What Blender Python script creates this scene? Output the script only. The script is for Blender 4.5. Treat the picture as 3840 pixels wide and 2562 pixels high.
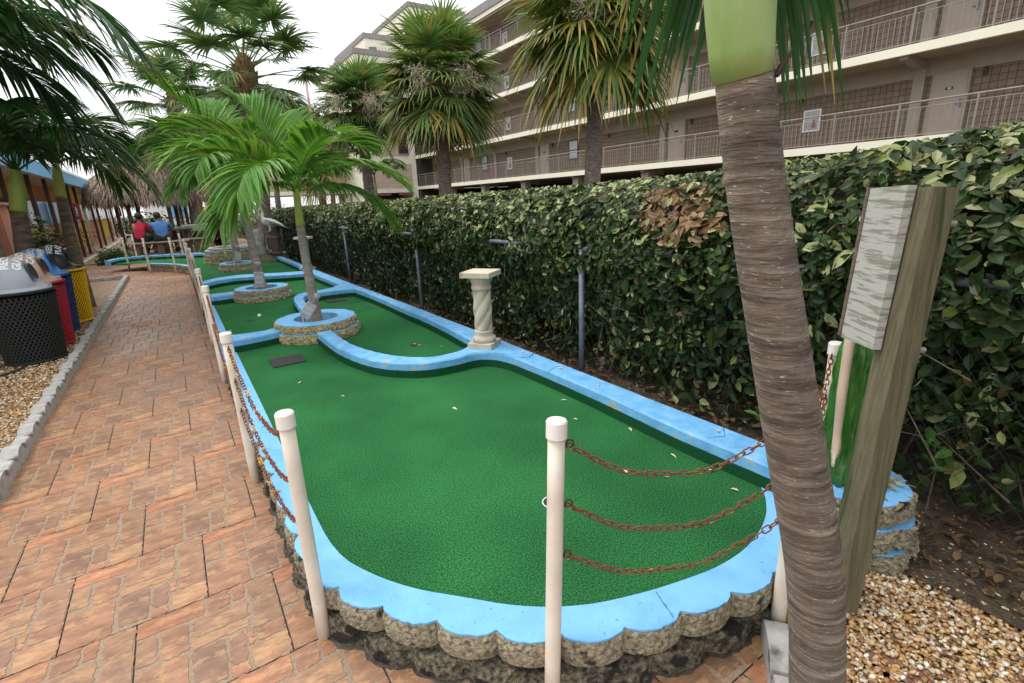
import bpy, math, random
import numpy as np
from mathutils import Vector, Matrix
R = math.radians
random.seed(7); rng = np.random.default_rng(7)
sc = bpy.context.scene
for o in list(bpy.data.objects): bpy.data.objects.remove(o)
COL = sc.collection

# ------------------------------------------------------------------ camera
cam = bpy.data.cameras.new('camera'); cam_o = bpy.data.objects.new('camera', cam); COL.objects.link(cam_o)
cam.sensor_width = 36; cam.lens = 17.52; cam.clip_start = 0.05; cam.clip_end = 500
pitch, roll, yaw = R(16.158), R(-2.437), R(33.121)
fw = Vector((math.sin(yaw)*math.cos(pitch), math.cos(yaw)*math.cos(pitch), -math.sin(pitch)))
rt = Vector((math.cos(yaw), -math.sin(yaw), 0)); upv = rt.cross(fw)
r2 = rt*math.cos(roll) + upv*math.sin(roll); u2 = -rt*math.sin(roll) + upv*math.cos(roll)
cam_o.matrix_world = Matrix(((r2.x, u2.x, -fw.x, 0), (r2.y, u2.y, -fw.y, 0), (r2.z, u2.z, -fw.z, 1.5), (0, 0, 0, 1)))
sc.camera = cam_o
sc.render.resolution_x = 1024; sc.render.resolution_y = 683

# ------------------------------------------------------------------ sky + sun (bright overcast)
w = bpy.data.worlds.new('World'); sc.world = w; w.use_nodes = True
nt = w.node_tree; nt.nodes.clear()
out = nt.nodes.new('ShaderNodeOutputWorld')
sky = nt.nodes.new('ShaderNodeTexSky'); sky.sky_type = 'NISHITA'; sky.sun_disc = False
sky.sun_elevation = R(62); sky.sun_rotation = R(-50); sky.dust_density = 4
b1 = nt.nodes.new('ShaderNodeBackground'); b1.inputs[1].default_value = 0.06
nt.links.new(sky.outputs[0], b1.inputs[0])
tc = nt.nodes.new('ShaderNodeTexCoord'); sx = nt.nodes.new('ShaderNodeSeparateXYZ'); nt.links.new(tc.outputs['Generated'], sx.inputs[0])
cr = nt.nodes.new('ShaderNodeValToRGB'); nt.links.new(sx.outputs[2], cr.inputs[0])
cr.color_ramp.elements[0].position = 0.0; cr.color_ramp.elements[0].color = (.48, .485, .49, 1)
q_ = cr.color_ramp.elements.new(.30); q_.color = (.50, .51, .52, 1)
cr.color_ramp.elements[1].position = 0.9; cr.color_ramp.elements[1].color = (1, 1, 1, 1)
b2 = nt.nodes.new('ShaderNodeBackground'); b2.inputs[1].default_value = 2.6
nz = nt.nodes.new('ShaderNodeTexNoise'); nz.inputs['Scale'].default_value = 2.2; nz.inputs['Detail'].default_value = 5
nt.links.new(tc.outputs['Generated'], nz.inputs['Vector'])
mr = nt.nodes.new('ShaderNodeMapRange'); mr.inputs[3].default_value = .88; mr.inputs[4].default_value = 1.08; nt.links.new(nz.outputs[0], mr.inputs[0])
vm = nt.nodes.new('ShaderNodeVectorMath'); vm.operation = 'SCALE'; nt.links.new(cr.outputs[0], vm.inputs[0]); nt.links.new(mr.outputs[0], vm.inputs['Scale'])
nt.links.new(vm.outputs[0], b2.inputs[0])
ad = nt.nodes.new('ShaderNodeAddShader'); nt.links.new(b1.outputs[0], ad.inputs[0]); nt.links.new(b2.outputs[0], ad.inputs[1])
nt.links.new(ad.outputs[0], out.inputs[0])
sun = bpy.data.lights.new('sun', 'SUN'); sun.energy = 1.3; sun.angle = R(14); sun.color = (1, .96, .9)
so = bpy.data.objects.new('sun', sun); COL.objects.link(so)
so.rotation_euler = Vector((math.sin(R(-50))*math.cos(R(62)), math.cos(R(-50))*math.cos(R(62)), math.sin(R(62)))).to_track_quat('Z', 'Y').to_euler()
sc.view_settings.view_transform = 'Standard'; sc.view_settings.look = 'None'; sc.view_settings.gamma = 1
sc.view_settings.exposure = -0.32

# ------------------------------------------------------------------ helpers: meshes
class MB:
    def __init__(s): s.V = []; s.F = []; s.n = 0; s.C = []; s.U = None
    def add(s, V, F, col=None):
        V = np.asarray(V, float).reshape(-1, 3)
        fs = F if isinstance(F, list) and len(F) and isinstance(F[0], np.ndarray) and F[0].ndim == 2 else None
        if fs is None:
            by = {}
            for f in F: by.setdefault(len(f), []).append(f)
            fs = [np.array(v, int) for v in by.values()]
        for f in fs: s.F.append(f + s.n)
        s.V.append(V); s.n += len(V)
        c = np.ones((len(V), 4)) if col is None else np.broadcast_to(np.append(np.asarray(col, float)[..., :3], np.ones(np.asarray(col).shape[:-1] + (1,)), axis=-1), (len(V), 4))
        s.C.append(c)
        return s
    def box(s, x0, x1, y0, y1, z0, z1, col=None, M=None):
        V = np.array([[x, y, z] for x in (x0, x1) for y in (y0, y1) for z in (z0, z1)], float)
        if M is not None: V = np.array([list(M @ Vector(v)) for v in V])
        return s.add(V, [(0, 1, 3, 2), (4, 6, 7, 5), (0, 4, 5, 1), (2, 3, 7, 6), (0, 2, 6, 4), (1, 5, 7, 3)], col)
    def tube(s, P, r, n=8, cap=True, col=None, flat=None):
        P = np.asarray(P, float); k = len(P)
        r = np.full(k, r, float) if np.isscalar(r) else np.asarray(r, float)
        T = np.gradient(P, axis=0); T /= np.linalg.norm(T, axis=1)[:, None] + 1e-12
        a = np.array([0, 0, 1.]) if abs(T[0][2]) < .9 else np.array([1., 0, 0])
        N = np.cross(T[0], a); N /= np.linalg.norm(N); V = []
        th = np.arange(n)*2*np.pi/n
        for i in range(k):
            N = N - T[i]*np.dot(N, T[i]); N /= np.linalg.norm(N); B = np.cross(T[i], N)
            f = 1 if flat is None else flat
            V.append(P[i] + r[i]*(np.cos(th)[:, None]*N + f*np.sin(th)[:, None]*B))
        V = np.vstack(V)
        i, j = np.meshgrid(np.arange(k-1), np.arange(n), indexing='ij'); j2 = (j+1) % n
        Q = np.stack([i*n+j, i*n+j2, (i+1)*n+j2, (i+1)*n+j], -1).reshape(-1, 4)
        F = [Q]
        if cap: F += [np.arange(n)[::-1][None, :], (np.arange(n)+(k-1)*n)[None, :]]
        return s.add(V, F, col)
    def lathe(s, prof, c, n=24, col=None, fn=None, cap=True):
        prof = np.asarray(prof, float); k = len(prof); th = np.arange(n)*2*np.pi/n
        V = np.array([[[r*np.cos(t), r*np.sin(t), z] for t in th] for r, z in prof])
        if fn is not None: V = fn(V, th, prof)
        V = V.reshape(-1, 3) + np.asarray(c, float)
        i, j = np.meshgrid(np.arange(k-1), np.arange(n), indexing='ij'); j2 = (j+1) % n
        F = [np.stack([i*n+j, i*n+j2, (i+1)*n+j2, (i+1)*n+j], -1).reshape(-1, 4)]
        if cap: F += [np.arange(n)[::-1][None, :], (np.arange(n)+(k-1)*n)[None, :]]
        return s.add(V, F, col)
    def prism(s, poly, z0, z1, col=None, inset=0.0, jit=0):
        poly = np.asarray(poly, float); n = len(poly)
        lv = [(poly, z0), (poly, z1)]
        if inset:
            c = poly.mean(0); sh = c + (poly-c)*(1-inset/ (np.abs(poly-c).max()+1e-9))
            lv = [(poly, z0), (poly, z1-inset*.7), (sh, z1)]
        V = np.vstack([np.column_stack([p, np.full(n, z)]) for p, z in lv]); k = len(lv)
        i, j = np.meshgrid(np.arange(k-1), np.arange(n), indexing='ij'); j2 = (j+1) % n
        return s.add(V, [np.stack([i*n+j, i*n+j2, (i+1)*n+j2, (i+1)*n+j], -1).reshape(-1, 4), np.arange(n)[::-1][None, :], (np.arange(n)+(k-1)*n)[None, :]], col)
    def strip(s, L, Rr, z0, z1, bev=.008, jit=0, col=None):
        # a low wall between two edge polylines, with a small worn bevel along its top edges
        L = np.asarray(L, float); Rr = np.asarray(Rr, float); n = len(L); D = Rr-L; D /= np.linalg.norm(D, axis=1)[:, None]
        rows = [(L, z0), (L, z1-bev), (L+D*bev, z1), (Rr-D*bev, z1), (Rr, z1-bev), (Rr, z0)]
        V = np.vstack([np.column_stack([p, np.full(n, z)]) for p, z in rows])
        if jit: V += rng.normal(0, jit, V.shape)*[1, 1, .6]
        k = 6; i, j = np.meshgrid(np.arange(k-1), np.arange(n-1), indexing='ij')
        return s.add(V, [np.stack([i*n+j, i*n+j+1, (i+1)*n+j+1, (i+1)*n+j], -1).reshape(-1, 4), (np.arange(k)*n)[None, :], (np.arange(k)*n+n-1)[::-1][None, :]], col)

ORG = {}
def setp(o, label=None, cat=None, group=None, kind=None):
    if label: o['label'] = label
    if cat: o['category'] = cat
    if group: o['group'] = group
    if kind: o['kind'] = kind
    return o
def thing(name, label, cat, loc, group=None):
    o = bpy.data.objects.new(name, None); COL.objects.link(o); o.location = loc; o.empty_display_size = .1
    ORG[o.name] = Vector(loc); return setp(o, label, cat, group)
def build(name, mb, m, parent=None, smooth=False, org=None, label=None, cat=None, group=None, kind=None):
    V = np.vstack(mb.V)
    if parent is not None: og = ORG[parent.name]
    elif org is not None: og = Vector(org)
    else: og = Vector((0, 0, 0))
    V = V - np.array(og)
    me = bpy.data.meshes.new(name)
    lp = np.concatenate([f.ravel() for f in mb.F]); tot = np.concatenate([np.full(len(f), f.shape[1]) for f in mb.F])
    st = np.concatenate([[0], np.cumsum(tot)[:-1]])
    me.vertices.add(len(V)); me.vertices.foreach_set('co', V.ravel())
    me.loops.add(len(lp)); me.loops.foreach_set('vertex_index', lp.astype(np.int32))
    me.polygons.add(len(tot)); me.polygons.foreach_set('loop_start', st.astype(np.int32))
    me.polygons.foreach_set('use_smooth', np.full(len(tot), bool(smooth)))
    me.update(calc_edges=True); me.validate()
    C = np.vstack(mb.C)
    if not np.all(C == 1):
        ca = me.color_attributes.new('Col', 'FLOAT_COLOR', 'POINT'); ca.data.foreach_set('color', C.astype(np.float32).ravel())
    if mb.U is not None:
        uv = me.uv_layers.new(name='UVMap'); U = np.vstack(mb.U)[lp]; uv.data.foreach_set('uv', U.astype(np.float32).ravel())
    me.materials.append(m)
    o = bpy.data.objects.new(name, me); COL.objects.link(o)
    ORG[o.name] = og
    if parent is not None: o.parent = parent
    elif org is not None: o.location = org
    if parent is not None and parent.type == 'MESH' and parent.parent is None: pass
    return setp(o, label, cat, group, kind)
def copy_tree(o, loc=None, parent=None, rotz=None, label=None):
    c = o.copy(); COL.objects.link(c)
    if parent is not None: c.parent = parent
    if loc is not None: c.location = loc
    if rotz is not None: c.rotation_euler = (0, 0, rotz)
    if label: c['label'] = label
    for ch in list(o.children): copy_tree(ch, parent=c)
    return c

# ------------------------------------------------------------------ helpers: materials
def mat(name, c1, c2=None, scale=8, rough=.75, bump=0, bscale=None, detail=5, spec=.5, attr=False, trans=0, c3=None, stretch=(1, 1, 1), metal=0, bdist=.01, ramp=(.35, .65), spots=None, coord='Object', coat=0, sheen=0, attrmix=1.0, emis=None):
    m = bpy.data.materials.new(name); m.use_nodes = True; t = m.node_tree; N = t.nodes; L = t.links
    p = N['Principled BSDF']; p.inputs['Roughness'].default_value = rough; p.inputs['Metallic'].default_value = metal
    p.inputs['Specular IOR Level'].default_value = spec; p.inputs['Coat Weight'].default_value = coat
    tcn = N.new('ShaderNodeTexCoord'); mp = N.new('ShaderNodeMapping'); L.new(tcn.outputs[coord], mp.inputs[0]); mp.inputs['Scale'].default_value = stretch
    n = N.new('ShaderNodeTexNoise'); n.inputs['Scale'].default_value = scale; n.inputs['Detail'].default_value = detail; n.inputs['Roughness'].default_value = .6
    L.new(mp.outputs[0], n.inputs['Vector'])
    r = N.new('ShaderNodeValToRGB'); L.new(n.outputs[0], r.inputs[0]); e = r.color_ramp.elements
    c2 = c2 or tuple(x*.8 for x in c1)
    e[0].position = ramp[0]; e[0].color = (*c1, 1); e[1].position = ramp[1]; e[1].color = (*c2, 1)
    if c3: q = e.new(1.0 if ramp[1] < .95 else .99); q.position = min(.98, ramp[1]+.12); q.color = (*c3, 1)
    colout = r.outputs[0]
    if attr:
        a = N.new('ShaderNodeVertexColor'); a.layer_name = 'Col'; mx = N.new('ShaderNodeMix'); mx.data_type = 'RGBA'; mx.blend_type = 'MULTIPLY'; mx.inputs[0].default_value = 1
        L.new(colout, mx.inputs[6]); L.new(a.outputs[0], mx.inputs[7]); colout = mx.outputs[2]
    if spots:  # (colour, scale, threshold)
        sn = N.new('ShaderNodeTexNoise'); sn.inputs['Scale'].default_value = spots[1]; sn.inputs['Detail'].default_value = 6; L.new(mp.outputs[0], sn.inputs['Vector'])
        sr = N.new('ShaderNodeMapRange'); sr.inputs[1].default_value = spots[2]; sr.inputs[2].default_value = spots[2]+.06; L.new(sn.outputs[0], sr.inputs[0])
        mx = N.new('ShaderNodeMix'); mx.data_type = 'RGBA'; L.new(sr.outputs[0], mx.inputs[0]); L.new(colout, mx.inputs[6]); mx.inputs[7].default_value = (*spots[0], 1); colout = mx.outputs[2]
    L.new(colout, p.inputs['Base Color'])
    if bump:
        bn = N.new('ShaderNodeTexNoise'); bn.inputs['Scale'].default_value = bscale or scale*4; bn.inputs['Detail'].default_value = 6; L.new(mp.outputs[0], bn.inputs['Vector'])
        b = N.new('ShaderNodeBump'); b.inputs['Strength'].default_value = bump; b.inputs['Distance'].default_value = bdist
        L.new(bn.outputs[0], b.inputs['Height']); L.new(b.outputs[0], p.inputs['Normal'])
    if trans:
        tr = N.new('ShaderNodeBsdfTranslucent'); hs = N.new('ShaderNodeHueSaturation'); hs.inputs['Value'].default_value = 1.6; hs.inputs['Hue'].default_value = .48; L.new(colout, hs.inputs['Color']); L.new(hs.outputs[0], tr.inputs[0])
        ms = N.new('ShaderNodeMixShader'); ms.inputs[0].default_value = trans; L.new(p.outputs[0], ms.inputs[1]); L.new(tr.outputs[0], ms.inputs[2]); L.new(ms.outputs[0], N['Material Output'].inputs[0])
    m['_p'] = 1
    return m
def blockmat(name, c1, c2, mortar, axes, w=.2, h=.2, ms=.012, rough=.9, bump=.4, off=0.5):
    m = mat(name, c1, c2, scale=3, rough=rough); t = m.node_tree; N = t.nodes; L = t.links; p = N['Principled BSDF']
    tcn = N.new('ShaderNodeTexCoord'); s = N.new('ShaderNodeSeparateXYZ'); L.new(tcn.outputs['Object'], s.inputs[0]); cb = N.new('ShaderNodeCombineXYZ')
    L.new(s.outputs[axes[0]], cb.inputs[0]); L.new(s.outputs[axes[1]], cb.inputs[1])
    br = N.new('ShaderNodeTexBrick'); L.new(cb.outputs[0], br.inputs[0]); br.inputs['Scale'].default_value = 1; br.inputs['Brick Width'].default_value = w; br.inputs['Row Height'].default_value = h
    br.inputs['Mortar Size'].default_value = ms; br.inputs['Color1'].default_value = (*c1, 1); br.inputs['Color2'].default_value = (*c2, 1); br.inputs['Mortar'].default_value = (*mortar, 1); br.offset = off; br.inputs['Bias'].default_value = 0
    n = N.new('ShaderNodeTexNoise'); n.inputs['Scale'].default_value = 30; L.new(tcn.outputs['Object'], n.inputs['Vector']); mx = N.new('ShaderNodeMix'); mx.data_type = 'RGBA'; mx.blend_type = 'MULTIPLY'; mx.inputs[0].default_value = .5
    L.new(br.outputs[0], mx.inputs[6]); r = N.new('ShaderNodeMapRange'); r.inputs[3].default_value = .5; r.inputs[4].default_value = 1.5; L.new(n.outputs[0], r.inputs[0]); L.new(r.outputs[0], mx.inputs[7])
    L.new(mx.outputs[2], p.inputs['Base Color'])
    b = N.new('ShaderNodeBump'); b.inputs['Strength'].default_value = bump; b.inputs['Distance'].default_value = .02; b.invert = True
    L.new(br.outputs['Fac'], b.inputs['Height']); L.new(b.outputs[0], p.inputs['Normal']); return m

BLUE = mat('blue_paint', (.135, .385, .70), (.20, .49, .82), scale=7, detail=9, rough=.7, bump=.5, bscale=90, bdist=.005, spots=((.12, .25, .40), 55, .665), ramp=(.3, .7))
BLUEW = mat('worn_blue_paint', (.105, .33, .61), (.19, .47, .78), scale=9, detail=9, rough=.65, bump=.5, bscale=60, bdist=.006, spots=((.42, .38, .32), 9, .64))
SKIRT = mat('turf_skirt', (.006, .05, .02), (.012, .085, .035), scale=160, rough=.95, bump=.8, bscale=220, bdist=.006, spec=.1)
def turfmat():
    m = mat('turf_carpet', (.003, .048, .013), (.046, .235, .072), scale=150, rough=.95, bump=.9, bscale=330, bdist=.006, spec=.12, detail=4, ramp=(.36, .66))
    t = m.node_tree; N = t.nodes; L = t.links; p = N['Principled BSDF']; src = p.inputs['Base Color'].links[0].from_socket
    tcn = N.new('ShaderNodeTexCoord'); n = N.new('ShaderNodeTexNoise'); n.inputs['Scale'].default_value = 1.7; n.inputs['Detail'].default_value = 7; L.new(tcn.outputs['Object'], n.inputs['Vector'])
    r = N.new('ShaderNodeMapRange'); r.inputs[1].default_value = .3; r.inputs[2].default_value = .7; r.inputs[3].default_value = .74; r.inputs[4].default_value = 1.22; L.new(n.outputs[0], r.inputs[0])
    v = N.new('ShaderNodeVectorMath'); v.operation = 'SCALE'; L.new(src, v.inputs[0]); L.new(r.outputs[0], v.inputs['Scale']); L.new(v.outputs[0], p.inputs['Base Color']); return m
TURF = turfmat()
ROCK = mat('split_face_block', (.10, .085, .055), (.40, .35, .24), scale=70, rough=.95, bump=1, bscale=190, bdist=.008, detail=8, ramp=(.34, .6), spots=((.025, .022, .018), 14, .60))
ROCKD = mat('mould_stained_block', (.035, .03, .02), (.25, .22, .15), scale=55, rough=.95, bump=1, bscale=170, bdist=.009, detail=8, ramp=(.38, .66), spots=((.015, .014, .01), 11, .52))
ROCKY = mat('planter_block', (.19, .15, .07), (.50, .42, .24), scale=40, rough=.95, bump=1, bscale=90, bdist=.012, detail=8, ramp=(.36, .58), spots=((.05, .045, .035), 22, .66))
CONC = mat('edging_concrete', (.30, .29, .27), (.44, .43, .41), scale=12, rough=.9, bump=.5, bscale=150, bdist=.004, spots=((.10, .09, .085), 5, .66))
PVC = mat('pvc_pipe', (.78, .71, .61), (.64, .55, .45), scale=5, rough=.5, bump=.2, bscale=40, bdist=.002, spots=((.20, .14, .10), 95, .70))
PVCCAP = mat('pvc_cap', (.86, .82, .76), (.78, .73, .66), scale=6, rough=.4)
RUST = mat('rusty_chain', (.13, .038, .02), (.25, .085, .04), scale=60, rough=.85, bump=.5, bscale=300, bdist=.002, spots=((.62, .36, .05), 16, .60))
RUSTD = mat('dark_hook', (.045, .022, .018), (.09, .04, .03), scale=60, rough=.85)
GROUT = mat('sand_grout', (.24, .165, .11), (.33, .25, .175), scale=90, rough=.95, bump=.6, bscale=400, bdist=.002)
SOIL = mat('soil', (.06, .045, .03), (.13, .095, .06), scale=9, rough=1, bump=.8, bscale=30, bdist=.03)
MULCH = mat('leaf_mulch', (.045, .033, .024), (.12, .085, .05), scale=30, rough=1, bump=.8, bscale=60, bdist=.03)
def pebmat(name, vor=True):
    m = mat(name, (.9, .9, .9), (1, 1, 1), scale=40, rough=.55, attr=not vor, bump=0)
    if vor:
        t = m.node_tree; N = t.nodes; L = t.links; p = N['Principled BSDF']; tcn = N.new('ShaderNodeTexCoord')
        mp = N.new('ShaderNodeMapping'); L.new(tcn.outputs['Object'], mp.inputs[0]); mp.inputs['Scale'].default_value = (1, 1, .1)
        v = N.new('ShaderNodeTexVoronoi'); v.inputs['Scale'].default_value = 62; L.new(mp.outputs[0], v.inputs['Vector'])
        r = N.new('ShaderNodeValToRGB'); s = N.new('ShaderNodeSeparateColor'); L.new(v.outputs['Color'], s.inputs[0]); L.new(s.outputs[0], r.inputs[0])
        e = r.color_ramp.elements; r.color_ramp.interpolation = 'CONSTANT'; e[0].color = (.30, .13, .045, 1); e[1].position = .9; e[1].color = (.70, .62, .50, 1)
        for ps, c in ((.16, (.50, .27, .08)), (.36, (.58, .42, .20)), (.55, (.40, .22, .09)), (.68, (.66, .52, .32)), (.82, (.22, .12, .06))):
            q = e.new(ps); q.color = (*c, 1)
        mx = N.new('ShaderNodeMix'); mx.data_type = 'RGBA'; mx.blend_type = 'MULTIPLY'; mx.inputs[0].default_value = 1; L.new(r.outputs[0], mx.inputs[6])
        mr2 = N.new('ShaderNodeMapRange'); mr2.inputs[1].default_value = .25; mr2.inputs[2].default_value = .75; mr2.inputs[3].default_value = 1.0; mr2.inputs[4].default_value = .25; L.new(v.outputs['Distance'], mr2.inputs[0]); L.new(mr2.outputs[0], mx.inputs[7])
        L.new(mx.outputs[2], p.inputs['Base Color'])
        b = N.new('ShaderNodeBump'); b.inputs['Distance'].default_value = .012; b.inputs['Strength'].default_value = 1; b.invert = True; L.new(v.outputs['Distance'], b.inputs['Height']); L.new(b.outputs[0], p.inputs['Normal'])
    return m
PEBS = pebmat('gravel_bed_far'); PEB = pebmat('pebble', False)
LEAF = mat('hedge_leaf', (.85, .85, .85), (1, 1, 1), scale=20, rough=.42, attr=True, trans=.14, spec=.3)
PALM = mat('feather_palm_leaf', (.9, .9, .9), (1.1, 1.1, 1.1), scale=9, rough=.42, attr=True, trans=.30, spec=.5)
PALMF = mat('fan_palm_leaf', (.9, .9, .9), (1.1, 1.1, 1.1), scale=9, rough=.5, attr=True, trans=.22, spec=.45)

def trunkmat(name, c1, c2, cr_, ring=26, dist=3, bumpd=.012, lo=.62, hi=1.15, sps=26, spt=.66):
    m = mat(name, c1, c2, scale=9, rough=.95, stretch=(1, 1, 3), spots=(cr_, sps, spt)); t = m.node_tree; N = t.nodes; L = t.links; p = N['Principled BSDF']
    src = p.inputs['Base Color'].links[0].from_socket
    tcn = N.new('ShaderNodeTexCoord'); mpw = N.new('ShaderNodeMapping'); mpw.inputs['Scale'].default_value = (dist, dist, ring*2.6); L.new(tcn.outputs['Object'], mpw.inputs[0])
    wv = N.new('ShaderNodeTexNoise'); wv.inputs['Scale'].default_value = 1.0; wv.inputs['Detail'].default_value = 5; wv.inputs['Roughness'].default_value = .65; L.new(mpw.outputs[0], wv.inputs['Vector'])
    wr = N.new('ShaderNodeMapRange'); wr.inputs[1].default_value = .36; wr.inputs[2].default_value = .64; L.new(wv.outputs['Fac'], wr.inputs[0])
    n2 = N.new('ShaderNodeTexNoise'); n2.inputs['Scale'].default_value = 60; n2.inputs['Detail'].default_value = 6; L.new(tcn.outputs['Object'], n2.inputs['Vector'])
    mx = N.new('ShaderNodeMath'); mx.operation = 'ADD'; L.new(wr.outputs[0], mx.inputs[0]); L.new(n2.outputs[0], mx.inputs[1])
    b = N.new('ShaderNodeBump'); b.inputs['Strength'].default_value = .9; b.inputs['Distance'].default_value = bumpd; L.new(mx.outputs[0], b.inputs['Height']); L.new(b.outputs[0], p.inputs['Normal'])
    mr_ = N.new('ShaderNodeMapRange'); mr_.inputs[3].default_value = lo; mr_.inputs[4].default_value = hi; L.new(wr.outputs[0], mr_.inputs[0])
    v = N.new('ShaderNodeVectorMath'); v.operation = 'SCALE'; L.new(src, v.inputs[0]); L.new(mr_.outputs[0], v.inputs['Scale']); L.new(v.outputs[0], p.inputs['Base Color']); return m
TR_NEAR = trunkmat('ringed_brown_bark', (.135, .108, .086), (.29, .24, .195), (.46, .44, .36), ring=21, dist=5, bumpd=.007, lo=.55, hi=1.35, sps=70, spt=.63)
TR_PALE = trunkmat('pale_grey_bark', (.24, .21, .18), (.36, .33, .28), (.12, .10, .08), ring=9, dist=1.2, bumpd=.004, lo=.78, hi=1.08)
TR_LEFT = trunkmat('brown_grey_bark', (.15, .11, .085), (.24, .19, .15), (.09, .07, .06), ring=9, dist=3)
TR_SAB = trunkmat('grey_cabbage_palm_bark', (.20, .165, .14), (.33, .28, .24), (.34, .31, .27), ring=7, dist=9, bumpd=.03)
SHAFT = mat('green_crownshaft', (.21, .35, .085), (.40, .52, .23), scale=2.2, rough=.5, stretch=(3, 3, .6), bump=.15, bscale=90, bdist=.003, spots=((.16, .30, .05), 3, .62))
SHAFTY = mat('yellow_green_crownshaft', (.38, .46, .10), (.26, .36, .07), scale=4, rough=.5)
BOOT = mat('fibrous_boots', (.10, .055, .025), (.22, .13, .06), scale=26, rough=1, bump=1, bscale=60, bdist=.03, stretch=(1, 1, .4))
BEIGE = mat('cream_stucco', (.74, .70, .56), (.80, .76, .63), scale=2, rough=.85, bump=.15, bscale=80)
CREAM = mat('cream_band', (.80, .77, .60), (.84, .81, .66), scale=.7, rough=.8, bump=.1, bscale=60)
SOFF = mat('taupe_soffit', (.33, .275, .205), (.36, .305, .235), scale=1, rough=.9)
TAUPE = mat('taupe_paint', (.33, .28, .225), (.37, .315, .26), scale=2, rough=.7)
RAIL = mat('rail_paint', (.235, .205, .175), (.28, .25, .22), scale=4, rough=.5)
GREYR = mat('roof_fascia_grey', (.22, .20, .195), (.28, .26, .25), scale=2, rough=.8)
GLASS = mat('dark_glass', (.012, .013, .015), (.02, .022, .024), scale=1, rough=.08, spec=.8)
GLASSC = mat('curtained_glass', (.30, .33, .35), (.5, .52, .52), scale=6, rough=.15, stretch=(1, 6, .2), spec=.8)
BRZ = mat('bronze_frame', (.09, .065, .04), (.12, .09, .06), scale=5, rough=.5)
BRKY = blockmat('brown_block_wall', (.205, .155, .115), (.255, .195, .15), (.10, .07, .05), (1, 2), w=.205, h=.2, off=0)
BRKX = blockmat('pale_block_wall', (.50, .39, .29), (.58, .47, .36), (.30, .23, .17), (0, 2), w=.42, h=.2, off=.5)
BRKXY = blockmat('pale_block_wall_side', (.50, .39, .29), (.58, .47, .36), (.30, .23, .17), (1, 2), w=.42, h=.2, off=.5)
WHITE = mat('white_paint', (.78, .78, .77), (.84, .84, .83), scale=4, rough=.5)
REDP = mat('red_box', (.45, .012, .02), (.52, .02, .03), scale=4, rough=.4)
DBROWN = mat('dark_brown_post', (.045, .022, .015), (.07, .035, .025), scale=6, rough=.55)
GREYM = mat('grey_plastic', (.33, .32, .32), (.42, .41, .40), scale=9, rough=.6)
ALU = mat('galvanised_pipe', (.12, .14, .18), (.20, .23, .27), scale=9, rough=.5, metal=.2)
BLACKR = mat('black_rubber', (.018, .018, .02), (.035, .034, .036), scale=60, rough=.9, bump=.5, bscale=300, bdist=.002)
def wood(name, c1, c2, c3, st=(14, 14, .8), sp=None): return mat(name, c1, c2, scale=5, rough=.9, bump=.7, bscale=12, bdist=.006, stretch=st, c3=c3, detail=8, spots=sp)
WOODG = wood('weathered_green_post', (.10, .09, .045), (.17, .15, .09), (.075, .05, .03), sp=((.05, .065, .02), 1.5, .58))
WOODW = mat('flaking_white_board', (.23, .235, .18), (.43, .42, .385), scale=4.5, rough=.9, bump=.5, bscale=20, bdist=.003, stretch=(1.5, 1.5, 16), detail=9, ramp=(.42, .5))
WOODD = wood('dark_bench_wood', (.10, .07, .05), (.17, .13, .10), (.06, .04, .03), st=(2, 12, 12))
THATCH = mat('thatch', (.24, .17, .11), (.46, .37, .28), scale=10, rough=1, attr=True, stretch=(6, 6, 1.2), bump=.8, bscale=30, bdist=.02)
CSTONE = mat('cast_stone', (.42, .37, .26), (.60, .55, .43), scale=6, rough=.9, bump=.6, bscale=160, bdist=.004, spots=((.24, .23, .19), 7, .60))
GREYROCK = mat('fake_grey_rock', (.27, .27, .24), (.46, .45, .41), scale=7, rough=.95, bump=.8, bscale=20, bdist=.03, spots=((.30, .24, .13), 5, .62))
# ------------------------------------------------------------------ ground, path tiles
mb = MB(); g = 60
mb.add([[-150, -60, -.03], [150, -60, -.03], [150, 160, -.03], [-150, 160, -.03]], [(0, 1, 2, 3)])
build('ground', mb, SOIL, kind='structure')
mb = MB(); mb.box(-3.3, 1.9, -2.5, 20.5, -.025, -.004)
build('path_base', mb, mat('dark_joint', (.04, .03, .022), (.075, .055, .04), scale=20, rough=1), kind='structure')

TP = .4775; TX = .47
# printed pseudo-stones in each tile: u0,u1,v0,v1,colour index
STN = [(.0, .46, .81, 1, 0), (.49, .655, .80, 1, 1), (.68, .765, .82, 1, 2), (.80, 1, .40, 1, 3),
       (.0, .135, .50, .78, 3), (.165, .34, .47, .78, 4), (.375, .77, .57, .775, 3), (.36, .76, .455, .545, 5),
       (.80, 1, .255, .375, 1), (.0, .335, .0, .445, 6), (.365, .575, .045, .43, 7), (.61, .71, .12, .42, 7), (.60, .71, .0, .10, 2), (.745, 1, .0, .23, 5), (.735, .775, .25, .42, 4)]
CLS = [(.50, .205, .115), (.38, .175, .11), (.41, .185, .11), (.40, .215, .135), (.44, .215, .13), (.48, .25, .145), (.42, .205, .125), (.31, .165, .115)]
def in_path(x, y):
    if y > 20.2 or y < -2: return False
    if y < 15.15 and x < -1.10+.35: return x > -1.35
    if y >= 15.15 and x < -3.3: return False
    if x > .55 and y > 1.4 and y < 20: return False
    if x > 1.6: return False
    return True
mb = MB(); mb.U = []; gr = MB()
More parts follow.
